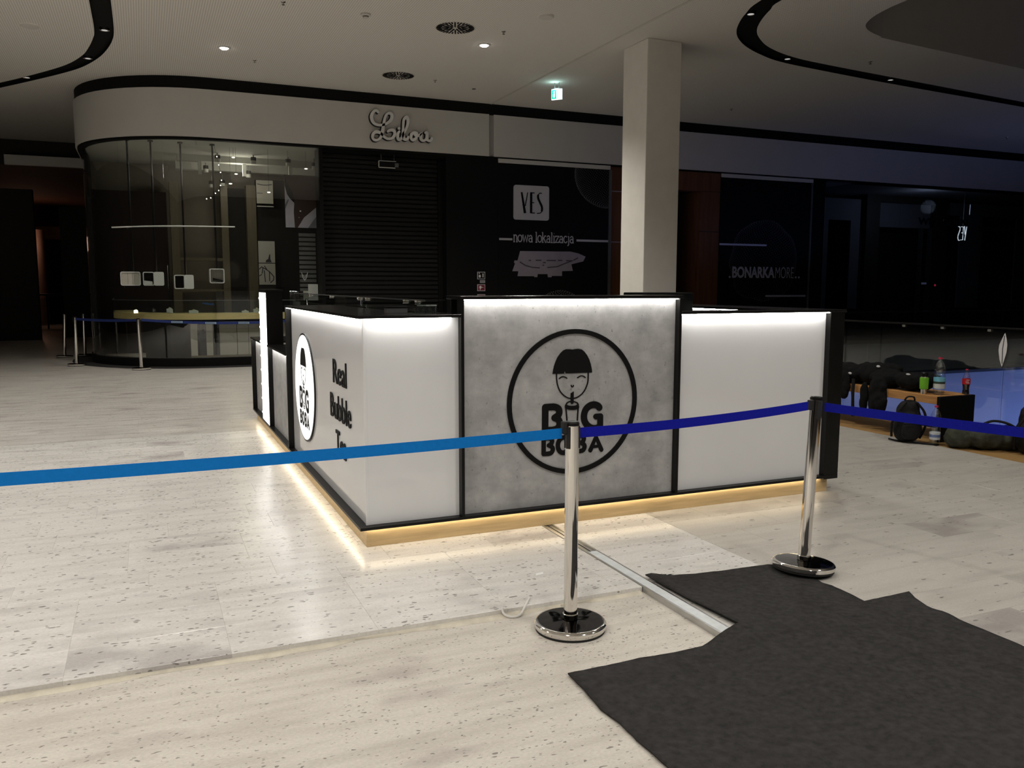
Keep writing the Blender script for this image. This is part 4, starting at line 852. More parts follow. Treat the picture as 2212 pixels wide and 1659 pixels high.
for i, (x, y, r, lab) in enumerate(((4.403, 6.666, .115, 'round white ceiling speaker right of the large air vent'), (-2.593, 10.237, .13, 'round white ceiling speaker in the upper left corner'))):
    t = thing('ceiling_speaker', (x, y, CZ), lab, 'speaker', 'round ceiling speakers')
    MB().lathe([(r, 0), (r, -.012), (r * .9, -.025), (0, -.028)], (x, y, CZ), 28).build('grille', 'plain_plaster', t, smooth=True); MB().lathe([(r * 1.05, 0), (r * 1.05, -.006), (r, -.008)], (x, y, CZ), 28).build('rim', 'column_plaster', t)
spr = None
names = ['sprinkler head beside the right downlight', 'sprinkler head right of the far air vent', 'sprinkler head before the left downlight', 'sprinkler head at the top edge left of the smoke detector', 'sprinkler head right of the bent black slot', 'sprinkler head right of the beige column', 'sprinkler head near the right picture edge']
for i, (x, y) in enumerate(((4.124, 7.607), (4.135, 11.018), (.78, 10.924), (.777, 7.576), (10.709, 6.633), (11.011, 10.864), (19.99, 10.875))):
    if spr is None:
        spr = thing('sprinkler', (x, y, CZ), names[0], 'sprinkler', 'ceiling sprinklers')
        MB().lathe([(.035, 0), (.03, -.008), (.012, -.012)], (x, y, CZ), 14).build('escutcheon', 'dark_chrome', spr); MB().lathe([(.008, -.012), (.008, -.035), (.022, -.037), (.022, -.041), (0, -.042)], (x, y, CZ), 12).build('head', 'dark_chrome', spr)
    else:
        o = copy_tree(spr); o.location = (x, y, CZ); o['label'] = names[i]
tag(MB().lathe([(.04, 0), (.04, -.004), (.0, -.004)], (5.08, 11.4, CZ), 16).build('ceiling_hole_cover', 'print_black'), 'small black round spot cover on the ceiling above the fascia', 'cover')
ex = thing('exit_sign', (6.38, 10.3, 5.2), 'glowing green and white emergency exit sign under the ceiling', 'sign')
ex_o = [(6.31, 10.35), (6.455, 10.19)]
d = (Vector((6.455, 10.19, 0)) - Vector((6.31, 10.35, 0))); L_ = d.length; d.normalize(); nrm = Vector((-abs(d.y), -abs(d.x), 0)).normalized()
fe = lambda u, v, h: tuple(Vector((6.31, 10.35, v)) + d * u + nrm * h)
MB().prism([(0, 5.20), (L_, 5.20), (L_, 5.40), (0, 5.40)], fe, .03).build('case', 'exit_white', ex)
MB().prism([(.01, 5.215), (L_ * .47, 5.215), (L_ * .47, 5.385), (.01, 5.385)], lambda u, v, h: fe(u, v, .03 + h), .003).build('green_field', 'exit_green', ex)
MB().ellipsoid(fe(L_ * .25, 5.345, .034), (.018, .018, .018), nu=8, nv=6).prism([(L_ * .16, 5.30), (L_ * .25, 5.335), (L_ * .34, 5.31), (L_ * .33, 5.25), (L_ * .25, 5.23), (L_ * .17, 5.25)], lambda u, v, h: fe(u, v, .033 + h), .003).build('running_figure', 'exit_white', ex)
MB().prism([(-.005, 5.40), (L_ + .005, 5.40), (L_ + .005, 5.415), (-.005, 5.415)], fe, .03).build('top_profile', 'steel_grey', ex)
for k in (.3, .7): MB().tube([fe(L_ * k, 5.41, .015), fe(L_ * k, CZ, .015)], .006).build('hanger', 'steel_grey', ex)
lamp('POINT', 'exit_sign_glow', fe(L_ * .4, 5.42, .08), 1.3, (.6, 1, .95), shadow_soft_size=.05)

# ------------------------------------------------------------------ kiosk
K = thing('kiosk', (0, 0, 0), 'white and grey bubble tea kiosk counter with lit top edges', 'kiosk')
BW, BL, HT, HB = 3.669, 5.44, .1366, .1185
box('base_board', (.02, 0, 0), (BW, .02, HB), 'oak', K, bevel=.001); box('base_board', (0, 0, 0), (.02, BL, HB), 'oak', K, bevel=.001); box('base_board', (BW - .02, .02, 0), (BW, BL, HB), 'oak', K)
MB().box((-.049, -.049, HB), (3.727, .35, HT)).box((-.049, .35, HB), (.4, 5.44, HT)).box((3.33, .35, HB), (3.727, 5.44, HT)).build('tray_ledge', 'black_satin', K)
TZ, GZ, LZ = 1.403, 1.513, .97
def panel(name, a, b, m): return box(name, a, b, m, K, bevel=.0015)
panel('white_panel', (.0, .004, HT), (.606, .022, TZ), 'white_gloss')
panel('white_panel', (.004, .022, HT), (.022, 2.715, TZ), 'white_gloss')
gp_ = panel('grey_panel', (.626, .004, HT), (2.219, .022, GZ), 'grey_laminate')
panel('white_panel', (2.239, .004, HT), (3.59, .022, TZ), 'white_gloss')
panel('grey_panel', (.004, 2.735, HT), (.022, 3.99, LZ), 'grey_laminate'); panel('grey_panel', (.004, 4.53, HT), (.022, 5.42, LZ), 'grey_laminate')
panel('corner_strip', (-.001, .002, HT), (.018, .023, TZ), 'white_gloss')
panel('inner_panel', (3.33, .14, HT), (3.35, 2.715, TZ), 'white_gloss'); panel('inner_panel', (.38, .022, HT), (.4, 2.715, TZ), 'black_satin'); panel('inner_panel', (.4, .38, HT), (.626, .4, TZ), 'black_satin'); panel('inner_panel', (2.24, .12, HT), (3.33, .14, TZ), 'black_satin')
# fins between the panels
for x0, x1, zz in ((.606, .626, GZ), (2.219, 2.239, GZ)): box('fin', (x0, -.046, HT), (x1, .03, zz), 'black_satin', K, bevel=.001)
box('end_post', (3.59, -.046, HT - .03), (3.73, .38, TZ), 'black_satin', K, bevel=.001)
for y0, y1, zz in ((2.715, 2.735, TZ), (5.42, 5.44, LZ)): box('fin', (-.046, y0, HT), (.03, y1, zz), 'black_satin', K, bevel=.001)
# tops
MB().box((-.05, -.05, TZ), (.606, .40, TZ + .019)).box((-.05, .40, TZ), (.40, 2.735, TZ + .019)).build('countertop', 'black_lacquer', K, bevel=.0015)
MB().box((2.239, -.05, TZ), (3.745, .14, TZ + .019)).box((3.29, .14, TZ), (3.745, 2.735, TZ + .019)).build('countertop', 'black_lacquer', K, bevel=.0015)
box('countertop', (.60, -.05, GZ), (2.245, .22, GZ + .022), 'black_lacquer', K, bevel=.0015)
box('countertop', (-.05, 2.735, LZ), (.40, 3.99, LZ + .019), 'black_lacquer', K); box('countertop', (-.05, 4.53, LZ), (.40, 5.46, LZ + .019), 'black_lacquer', K)
box('high_back', (.626, .19, TZ), (2.219, .21, GZ), 'black_satin', K); box('side_cheek', (.0, 2.70, LZ), (.4, 2.735, TZ), 'black_satin', K)
# led strips: under the tops and under the tray
def strip(a, b, m='led_white'): return box('light_strip', a, b, m, K)
strip((.012, -.038, TZ - .006), (.545, -.028, TZ - .0005)); strip((.632, -.038, GZ - .006), (2.212, -.028, GZ - .0005)); strip((2.245, -.038, TZ - .006), (3.585, -.028, TZ - .0005))
strip((-.038, .012, TZ - .006), (-.028, 2.70, TZ - .0005)); strip((-.038, 2.75, LZ - .006), (-.028, 3.97, LZ - .0005)); strip((-.038, 4.55, LZ - .006), (-.028, 5.40, LZ - .0005))
strip((.0, -.022, HB - .005), (3.66, -.012, HB - .0005), 'led_warm'); strip((-.022, .0, HB - .005), (-.012, 5.4, HB - .0005), 'led_warm')
strip((3.296, .2, TZ - .006), (3.304, 2.65, TZ - .0005))
# lit column on the left side
box('light_column', (-.044, 3.99, HT), (.12, 4.53, 1.536), 'black_satin', K)
lc = box('column_light', (-.0465, 3.995, HT + .01), (-.0435, 4.525, 1.522), 'column_light', K)
box('column_cap', (-.05, 3.97, 1.536), (.13, 4.56, 1.556), 'black_lacquer', K)
for k in range(9):
    for y in (4.005, 4.515): MB().ellipsoid((-.047, y, .22 + k * .155), (.006, .012, .012), nu=8, nv=6).build('led_bulb', 'led_bulb', lc)

# logo art: strokes in metres round the middle of the ring
hair = [(-.16, .195), (-.155, .222), (-.149, .247), (-.138, .276), (-.125, .303), (-.105, .328), (-.083, .347), (-.061, .355), (-.033, .354), (-.012, .351), (.008, .354), (.029, .355), (.055, .35), (.075, .335), (.095, .312), (.113, .281), (.125, .247), (.133, .216), (.136, .192), (-.062, .194), (-.070, .214), (-.077, .193)]
face = [(-.131, .195), (-.13, .161), (-.123, .121), (-.106, .08), (-.08, .051), (-.049, .031), (-.012, .023), (.027, .03), (.061, .051), (.087, .083), (.104, .126), (.107, .161), (.107, .193)]
def sm(p, n=4): return [tuple(v) for v in spline(p, n)]
def circ(cx_, cy_, r, n=48): return [(cx_ + r * cos(2 * pi * k / n), cy_ + r * sin(2 * pi * k / n)) for k in range(n)]
def draw_logo(fn, k, parent, ring=True, m='print_black'):
    f = lambda u, v, h: fn(u * k, v * k, h); t = .006
    if ring:
        MB().stroke(circ(0, 0, .472, 72), .031, f, .012, close=True).build('logo_ring', m, parent)
    fig = MB().prism(hair, f, t).stroke(sm(face), .0075, f, t)
    for e in ([(-.111, .161), (-.095, .171), (-.08, .173), (-.065, .168), (-.054, .161)], [(.026, .162), (.043, .17), (.058, .173), (.074, .168), (.085, .16)]): fig.stroke(sm(e), .0065, f, t)
    fig.stroke(sm([(-.021, .112), (-.018, .104), (-.013, .102), (-.007, .104), (-.004, .111)]), .007, f, t)
    fig.build('logo_face', m, parent)
    cup = MB().prism([(-.024, .058), (-.002, .07), (-.002, -.007), (-.008, -.014), (-.018, -.014), (-.024, -.006)], f, t)
    cup.stroke(sm([(-.056, -.02), (-.053, -.007), (-.035, .002), (-.013, .003), (.011, -.002), (.028, -.011), (.032, -.024)]), .008, f, t)
    for e, w in (([(-.06, -.02), (-.04, -.028), (-.013, -.032), (.014, -.031), (.033, -.023)], .011), ([(-.063, -.031), (-.046, -.037), (-.013, -.042), (.017, -.041), (.036, -.034)], .009), ([(-.059, -.038), (-.04, -.046), (-.013, -.05), (.017, -.049), (.035, -.041)], .008)): cup.stroke(sm(e), w, f, t)
    cup.stroke([(-.059, -.039), (-.043, -.188)], .008, f, t).stroke([(.033, -.043), (.024, -.188)], .008, f, t).stroke([(-.043, -.188), (-.01, -.193), (.024, -.188)], .008, f, t)
    for q in ((-.033, -.138), (.004, -.144), (-.016, -.164), (.007, -.174), (-.03, -.176)): cup.stroke([q], .014, f, t)
    cup.build('logo_cup', m, parent)
    big = MB(); W1 = .046
    big.stroke([(-.212, -.026), (-.212, -.178)], W1, f, t)
    big.stroke(sm([(-.212, -.026), (-.15, -.026), (-.118, -.038), (-.108, -.060), (-.115, -.083), (-.143, -.1)]), W1, f, t).stroke(sm([(-.143, -.1), (-.115, -.113), (-.104, -.14), (-.115, -.168), (-.15, -.181), (-.212, -.18)]), W1, f, t)
    big.stroke(sm([(.196, -.050), (.184, -.037), (.158, -.028), (.126, -.032), (.097, -.051), (.082, -.078), (.078, -.106), (.084, -.137), (.105, -.167), (.14, -.187), (.175, -.19), (.201, -.181)]), W1, f, t).stroke([(.204, -.178), (.204, -.112)], W1 * .95, f, t).stroke([(.206, -.110), (.170, -.110)], W1 * .85, f, t)
    bx = lambda x0: (big.stroke([(x0, -.234), (x0, -.338)], .030, f, t), big.stroke(sm([(x0, -.234), (x0 + .045, -.236), (x0 + .062, -.252), (x0 + .055, -.274), (x0 + .038, -.283)]), .030, f, t), big.stroke(sm([(x0 + .038, -.283), (x0 + .063, -.297), (x0 + .067, -.318), (x0 + .05, -.337), (x0, -.338)]), .030, f, t))
    bx(-.222); bx(.018)
    big.stroke([(-.076 + .041 * cos(2 * pi * q / 32), -.289 + .052 * sin(2 * pi * q / 32)) for q in range(32)], .031, f, t, close=True)
    big.stroke([(.130, -.340), (.173, -.250), (.216, -.342)], .030, f, t).stroke([(.150, -.316), (.196, -.316)], .020, f, t)
    big.build('lettering', m, parent)
draw_logo(lambda u, v, h: (1.4225 + u, .004 - h, .8265 + v), 1.0, gp_)
# glowing logo disc and three words on the left side
disc = MB().lathe([(.4475, 0), (.4475, .03)], (0, 0, 0), 64, 'x'); disc = MB().prism(circ(0, 0, .4475, 64), lambda u, v, h: (.004 - h, 2.045 - u, .762 + v), .012).build('logo_disc', 'black_satin', K)
face_d = MB().prism(circ(0, 0, .432, 64), lambda u, v, h: (-.0078 - h, 2.045 - u, .762 + v), .003).build('lightbox_face', 'lightbox_white', disc)
draw_logo(lambda u, v, h: (-.0109 - h * .3, 2.045 - u, .762 + v), .92, disc, ring=False)
fx = lambda u, v, h: (.004 - h, -u, v)
for w_, ya, yb, z0, z1 in (('Real', .905, .485, .925, 1.092), ('Bubble', 1.02, .37, .675, .845), ('Tea', .855, .535, .43, .60)):
    text(w_, 'lettering', 'charcoal_panel', K, fx, -ya, z0, -yb, z1, .007, .004)

# things on and behind the counter
gg = thing('glass_guard', (.45, 2.4, 0), 'clear glass sneeze guard on chrome clamps behind the left counter', 'glass guard')
box('pane', (.447, .18, 1.41), (.453, 5.2, 1.503), 'clear_glass', gg); box('pane', (.447, .18, 1.503), (.58, 5.2, 1.509), 'clear_glass', gg)
box('edge', (.444, .18, 1.499), (.447, 5.2, 1.509), 'steel_grey', gg)
for y in (.35, .62, 1.7, 1.95, 3.1, 4.2): MB().lathe([(.012, -.02), (.012, .02)], (.446, y, 1.49), 12, 'x').build('clamp', 'chrome', gg)
for y in (.5, 1.85, 3.2, 4.6): MB().tube([(.47, y, 0), (.47, y, 1.45)], .012).build('post', 'dark_chrome', gg)
for i in range(3):
    t = thing('drinking_glass', (.47 + i * .045, .36, TZ + .019), ('clear cup standing leftmost on the front counter', 'clear cup in the middle of three on the counter', 'clear cup at the right end beside the grey block')[i], 'glass', 'cups on the front counter')
    MB().lathe([(.016, 0), (.017, .002), (.021, .045), (.019, .045), (.015, .004)], t.location, 16).build('cup', 'clear_glass', t, smooth=True)
    MB().lathe([(.0215, .043), (.0225, .05), (.020, .05)], t.location, 16).build('rim', 'display_white', t)
cb = thing('card_box', (.31, .5, 1.37), 'dark flat box behind the corner of the left counter', 'box')
box('body', (.235, .33, TZ + .019), (.375, .39, TZ + .058), 'steel_grey', cb, bevel=.002); box('lid', (.233, .328, TZ + .05), (.377, .392, TZ + .06), 'charcoal_panel', cb)
cm = thing('drink_machine', (3.1, 1.3, 0), 'plain black machine standing behind the tall grey block', 'machine')
box('body', (2.75, 1.2, .93), (3.22, 1.6, 1.541), 'black_matt', cm, bevel=.008); box('plinth', (2.7, 1.15, 0), (3.25, 1.65, .93), 'black_satin', cm); box('tap_panel', (2.85, 1.19, 1.3), (3.1, 1.2, 1.45), 'charcoal_panel', cm)

# ------------------------------------------------------------------ expansion joint, felt, scraps
ej = thing('expansion_joint', (1.23, -1.5, 0), 'metal expansion joint strip running from the kiosk to the felt', 'floor strip')
box('rail', (1.192, -3.0, -.032), (1.203, .35, .003), 'aluminium', ej, bevel=.001); box('rail', (1.262, -3.0, -.032), (1.274, .35, .003), 'aluminium', ej, bevel=.001)
box('insert', (1.203, -.62, -.03), (1.262, .35, -.004), 'aluminium', ej); box('insert', (1.203, -3.0, -.03), (1.262, -.62, .0035), 'pale_primer', ej, bevel=.002)
box('groove', (1.229, -.62, -.004), (1.235, .35, -.002), 'rubber', ej)
FO = [(1.275, -1.145), (1.34, -1.16), (1.40, -1.165), (1.43, -1.19), (1.555, -1.217), (1.70, -1.232), (1.854, -1.244), (2.03, -1.251), (2.16, -1.33), (2.12, -1.45), (2.085, -1.52), (2.105, -1.57), (2.097, -1.61), (2.115, -1.66), (2.113, -1.785), (2.098, -1.899), (2.25, -1.895), (2.421, -1.888), (2.375, -1.967), (2.335, -2.072), (2.33, -2.35), (2.327, -2.589), (2.33, -3.4), (.36, -3.4), (.37, -3.0), (.367, -2.703), (.362, -2.524), (.367, -2.40), (.352, -2.28), (.366, -2.12), (.372, -1.969), (.55, -1.972), (.725, -1.962), (.9, -1.974), (1.054, -1.969), (1.123, -1.945), (1.309, -1.90), (1.297, -1.75), (1.283, -1.556), (1.278, -1.35)]
dens = []
for i in range(len(FO)):
    a_, b_ = Vector(FO[i]), Vector(FO[(i + 1) % len(FO)]); n = max(1, int((b_ - a_).length / .03))
    for k in range(n):
        q = a_.lerp(b_, k / n); j_ = .0035 * noise.noise((q.x * 40, q.y * 40, 0)); dens.append(Vector((q.x + j_, q.y + j_)))
inner = [Vector((.36 + .045 * i + random.uniform(-.01, .01), -3.38 + .045 * j + random.uniform(-.01, .01))) for i in range(46) for j in range(50)]
allp = dens + inner; ed = [(i, (i + 1) % len(dens)) for i in range(len(dens))]
vo, eo, fo, *_ = geometry.delaunay_2d_cdt(allp, ed, [], 1, 1e-5)
def felt_z(x, y):
    t = min(max((x - 1.08) / .17, 0), 1); t = t * t * (3 - 2 * t); z_ = -.0275 * (1 - t)
    z_ += .016 * math.exp(-((x - 1.31) / .05) ** 2) * (1 if y > -1.92 else .4)
    z_ += .004 * (noise.noise((x * 2.2, y * 2.2, 0)) + .5) + .0015 * noise.noise((x * 9, y * 9, 0)) + .006 * math.exp(-((y + 2.0 + .25 * (x - 1.5)) / .05) ** 2) + .005 * math.exp(-((y + 2.5 - .4 * (x - 1.5)) / .04) ** 2)
    return z_ + .004
fm_ = MB().add([(q.x, q.y, felt_z(q.x, q.y)) for q in vo], fo).build('felt_sheet', 'felt', smooth=True)
sol = fm_.modifiers.new('thickness', 'SOLIDIFY'); sol.thickness = .006; sol.offset = 1
tag(fm_, 'torn charcoal felt protection sheet lying across the floor edge', 'floor covering')
sc1 = MB().prism([(.735, -.875), (.785, -.868), (.80, -.835), (.755, -.838)], lambda u, v, h: (u, v, .0005 + h + .004 * (u - .735) * 10 * .3), .0008).build('paper_scrap', 'paper_white'); tag(sc1, 'small white paper scrap on the speckled tiles', 'paper')
sc2 = MB().prism([(1.36, -1.185), (1.385, -1.165), (1.44, -1.178), (1.415, -1.172)], lambda u, v, h: (u, v, .012 + h), .001).build('torn_fibre', 'paper_white'); tag(sc2, 'pale torn fibre at the upper felt edge', 'scrap')
tag(MB().tube([tuple(v) for v in spline([(.56, -1.17, .004), (.53, -1.215, .006), (.49, -1.262, -.006), (.45, -1.30, -.022), (.41, -1.305, -.024), (.385, -1.285, -.022), (.375, -1.262, -.012), (.38, -1.24, .003)], 6)], .0065, 8).build('cable_end', 'cable_white', smooth=True), 'white cable end curling over the broken tile edge', 'cable')

# ------------------------------------------------------------------ barrier posts
def post_parts(t, sides):
    """local coordinates: base centre on the floor at the origin"""
    MB().lathe([(.160, .0), (.166, .0), (.166, .012), (.15, .012)], (0, 0, 0), 48).build('rubber_ring', 'rubber', t, local=True)
    MB().lathe([(.0, .012), (.168, .012), (.172, .018), (.172, .034), (.165, .042), (.158, .0435)], (0, 0, 0), 64).build('base', 'chrome', t, smooth=True, local=True)
    MB().lathe([(.159, .0432), (.12, .046), (.06, .049), (.03, .051), (0, .051)], (0, 0, 0), 64).build('base_top', 'chrome_dark_reflection', t, smooth=True, local=True)
    MB().lathe([(.0325, .05), (.0325, .962), (.030, .965)], (0, 0, 0), 32).build('tube', 'chrome', t, smooth=True, local=True)
    MB().lathe([(.037, .055), (.037, .075), (.033, .078)], (0, 0, 0), 32).build('collar', 'chrome', t, smooth=True, local=True)
    MB().lathe([(.034, .955), (.034, .968), (.028, .974), (0, .976)], (0, 0, 0), 32).build('top_cap', 'black_satin', t, smooth=True, local=True)
    for a in sides:
        ca, sa = cos(radians(a)), sin(radians(a)); b = MB()
        b.prism([(-.011, .852), (.011, .852), (.011, .952), (-.011, .952)], lambda u, v, h: (ca * (.029 + h) - sa * u, sa * (.029 + h) + ca * u, v), .0075)
        b.build('belt_slot', 'rubber', t, bevel=.002, local=True)
p_1 = thing('barrier_post', (.611, -1.531, -.03), 'chrome barrier post in front of the grey logo panel', 'barrier post')
post_parts(p_1, (-150, -20, 60, 150)); 
clip = lambda t, a, z_: MB().prism([(-.016, z_ - .028), (.016, z_ - .028), (.016, z_ + .028), (-.016, z_ + .028)], lambda u, v, h: (cos(radians(a)) * (.033 + h) - sin(radians(a)) * u, sin(radians(a)) * (.033 + h) + cos(radians(a)) * u, v), .02).build('belt_clip', 'rubber', t, bevel=.003, local=True)
clip(p_1, 181, .947); p_1.scale = (1, 1, .995 / .965)
for c in p_1.children: pass
p_2 = thing('barrier_post', (2.155, -1.40, .018), 'leaning chrome barrier post standing half on the felt', 'barrier post')
post_parts(p_2, (-110, -10, 80)); clip(p_2, 178, .925); p_2.rotation_euler = (radians(-1.0), radians(4.2), radians(8))
def belt(name, a, b, m, label, h=.048, sag=.012, n=20, twist=0):
    A, B = Vector(a), Vector(b); d = B - A; nv = Vector((-d.y, d.x, 0)).normalized() * .0009; vs = []; fs = []
    for i in range(n + 1):
        t = i / n; q = A.lerp(B, t); q.z -= sag * 4 * t * (1 - t); tilt = Vector((0, 0, h / 2)) + nv * 1000 * .004 * sin(t * pi) * twist
        for s_ in (-1, 1):
            for e in (-1, 1): vs.append(q + tilt * s_ + nv * e)
    for i in range(n):
        k = i * 4; fs += [(k, k + 4, k + 5, k + 1), (k + 2, k + 3, k + 7, k + 6), (k, k + 2, k + 6, k + 4), (k + 1, k + 5, k + 7, k + 3)]
    fs += [(0, 1, 3, 2), (n * 4, n * 4 + 2, n * 4 + 3, n * 4 + 1)]
    return tag(MB().add(vs, fs).build(name, m, smooth=False), label, 'barrier belt')
belt('barrier_belt', (-2.9, -1.66, .955), (.557, -1.531, .921), 'belt_light_blue', 'light blue barrier belt stretched left from the middle chrome post', sag=.02)
belt('barrier_belt', (.648, -1.528, .917), (2.14, -1.40, .944), 'belt_navy', 'dark blue barrier belt between the two near chrome posts', sag=.014)
belt('barrier_belt', (2.255, -1.405, .932), (2.75, -3.2, .94), 'belt_navy', 'dark blue barrier belt running right from the leaning post', sag=.01)
for q, rz, lab in (((-2.94, -1.665, -.03), 3, 'chrome barrier post holding the outer end of the light blue belt'), ((2.79, -3.235, .006), 105, 'chrome barrier post at the outer end of the right navy belt')):
    t = thing('barrier_post', q, lab, 'barrier post'); post_parts(t, (0, 180)); t.rotation_euler = (0, 0, radians(rz))
fs_ = [(-1.285, 12.45, 'far chrome post directly before the curved glass', 2), (-2.47, 13.8, 'far chrome post left of the curved glass, nearer of the left group', -1), (-2.856, 16.07, 'leftmost far chrome post, tilted, by the dark corridor', -4), (-2.457, 16.17, 'far chrome post between its two left neighbours, deeper back', -1)]
for x, y, lab, tl in fs_:
    t = thing('barrier_post', (x, y, .0), lab, 'barrier post', 'chrome posts before the curved shop window'); post_parts(t, (0, 180)); t.rotation_euler = (0, radians(tl * -.6), 0)
fb = belt('barrier_belt', (-2.45, 13.77, .93), (-1.31, 12.47, .94), 'belt_far', 'dark blue belt between the two left far posts', sag=.02)
f2 = belt('barrier_belt', (-1.255, 12.44, .945), (1.35, 12.0, .90), 'belt_far', 'dark blue belt with pale prints before the curved glass', sag=.05)
A_, B_ = Vector((-1.255, 12.44, .945)), Vector((1.35, 12.0, .90)); dd = Vector((B_.x - A_.x, B_.y - A_.y, 0)).normalized(); nn = Vector((dd.y, -dd.x, 0))
for u in (.24, .47, .70):
    q = A_.lerp(B_, u); q.z -= .05 * 4 * u * (1 - u)
    fb_ = lambda a_, b__, h: tuple(Vector((q.x, q.y, q.z + b__ + a_ * (B_.z - A_.z) / 2.64)) + dd * a_ + nn * (.0012 + h))
    pr = MB().prism([(-.10, -.017), (.10, -.017), (.10, .017), (-.10, .017)], fb_, .001).build('print_patch', 'belt_print', f2)
    text('BONARKA', 'print_lettering', 'belt_far', pr, lambda a_, b__, h: fb_(a_, b__, .0012 + h), -.088, -.011, .088, .011, .0008, .02)
pe = thing('barrier_post', (1.37, 12.0, 0), 'far chrome post hidden behind the kiosk column', 'barrier post', 'chrome posts before the curved shop window'); post_parts(pe, (0, 180))

# ------------------------------------------------------------------ balustrade
bl = thing('glass_balustrade', (7.0, 0, 0), 'frameless glass balustrade behind the bench with a pale leaf sticker', 'balustrade')
ys = [-6.0, -4.2, -2.4, -.72, 1.03, 2.63, 3.19, 4.6, 6.15]
for a_, b_ in zip(ys, ys[1:]): box('pane', (6.995, a_ + .006, .02), (7.009, b_ - .006, 1.155), 'rail_glass', bl)
box('handrail', (6.985, -6, 1.155), (7.02, 6.15, 1.175), 'black_satin', bl, bevel=.003); box('base_channel', (6.985, -6, 0), (7.02, 6.15, .07), 'black_satin', bl)
for y in (1.2, 1.776, 2.3, .4): box('clamp', (6.988, y - .02, 1.125), (7.014, y + .02, 1.15), 'brushed_steel', bl)
b2 = thing('glass_balustrade', (14, 6.3, 0), 'far glass balustrade on the blue-lit slab edge across the atrium', 'balustrade')
for a_, b_ in ((7.1, 10.6), (10.6, 14.05), (14.05, 17.5), (17.5, 21), (21, 26)): box('pane', (a_ + .008, 6.26, .03), (b_ - .008, 6.272, 1.12), 'rail_glass', b2)
box('handrail', (7.05, 6.25, 1.12), (26, 6.285, 1.15), 'black_satin', b2)
fl = lambda u, v, h: (6.99 - h, 1.03 - u, v)
MB().prism([(.012, 1.12), (-.015, 1.06), (-.045, .99), (-.048, .93), (-.03, .84), (.0, .765), (.02, .83), (.042, .92), (.045, 1.0), (.03, 1.07)], fl, .003).build('leaf_sticker', 'sign_letters', bl)
MB().stroke([(.010, 1.09), (-.002, .95), (.002, .80)], .008, lambda u, v, h: (6.987 - h, 1.03 - u, v), .002).build('leaf_vein', 'print_dark', bl)

# ------------------------------------------------------------------ bench and belongings
BZ = .475
bn = thing('wooden_bench', (6.48, 1.13, 0), 'slatted oak bench with dark end panels by the balustrade', 'bench')
for k in range(4): box('slat', (6.245 + k * .124, 1.165, BZ - (.085 if k in (0, 3) else .04)), (6.245 + k * .124 + .112, 3.9, BZ), 'bench_oak', bn, bevel=.004)
for y in (1.125, 3.9): box('end_panel', (6.235, y, 0), (6.745, y + .04, BZ - .002), 'charcoal_panel', bn, bevel=.003)
box('support_rail', (6.40, 1.165, BZ - .09), (6.58, 3.9, BZ - .042), 'black_satin', bn)
mg = thing('travel_mug', (6.28, 1.37, BZ), 'lime green steel travel mug with black lid on the bench', 'mug'); L0 = mg.location
MB().lathe([(0, 0), (.029, 0), (.030, .004), (.033, .06), (.036, .19), (.034, .19)], L0, 28).build('steel_body', 'brushed_steel', mg, smooth=True)
MB().lathe([(.0335, .052), (.0415, .056), (.044, .16), (.0425, .172), (.036, .176)], L0, 28).build('green_sleeve', 'lime_sleeve', mg, smooth=True)
MB().lathe([(.0375, .185), (.0385, .19), (.0375, .222), (.03, .23), (0, .23)], L0, 28).build('lid', 'black_satin', mg, smooth=True)
def bottle(L0, H, R, name, label, prof, parts, capm, group=None, body='bottle_plastic'):
    t = thing(name, L0, label, 'bottle', group)
    MB().lathe([(r * R, z_ * H) for r, z_ in prof], L0, 28).build('body', body, t, smooth=True)
    MB().lathe([(.30 * R, .955 * H), (.34 * R, .955 * H), (.34 * R, H), (0, H)], L0, 20).build('cap', capm, t)
    for nm_, m, z0, z1, r in parts: MB().lathe([(r * R, z0 * H), (r * R, z1 * H)], L0, 28).build(nm_, m, t, smooth=True)
    return t
PW = [(0, .02), (.55, .0), (.85, .005), (.95, .05), (.90, .10), (.96, .14), (.90, .19), (.96, .24), (.96, .50), (.90, .54), (.80, .58), (.94, .63), (.97, .70), (.90, .76), (.68, .84), (.42, .90), (.28, .93), (.28, .955)]
bottle(Vector((6.38, 1.27, BZ)), .39, .057, 'water_bottle', 'large clear water bottle with red cap standing on the bench', PW, (('label_landscape', 'label_blue', .36, .46, .985), ('label_hills', 'label_green', .30, .36, .985), ('label_foot', 'label_white', .17, .30, .985)), 'cap_red', 'clear water bottles')
bottle(Vector((6.12, 1.07, 0)), .40, .052, 'water_bottle', 'clear water bottle with red cap standing on the floor', PW, (('label_band', 'label_white', .14, .32, .985), ('label_emblem', 'label_navy', .2, .27, .99)), 'cap_red', 'clear water bottles')
PC = [(0, .03), (.6, 0), (.9, .01), (.93, .06), (.80, .16), (.82, .26), (.95, .36), (.95, .56), (.93, .62), (.70, .75), (.45, .86), (.32, .92), (.32, .955)]
co = bottle(Vector((6.68, 1.19, BZ)), .265, .040, 'cola_bottle', 'cola bottle with red label and cap at the bench end', PC, (('red_label', 'label_red', .40, .62, .985),), 'cap_red')
MB().lathe([(r * .036, z_ * .265) for r, z_ in [(0, .04), (.88, .015), (.93, .06), (.80, .16), (.82, .26), (.93, .36), (.93, .42), (0, .42)]], Vector((6.68, 1.19, BZ)), 24).build('drink', 'cola', co, smooth=True)
q0 = Vector((6.68, 1.19, BZ)); sw = MB()
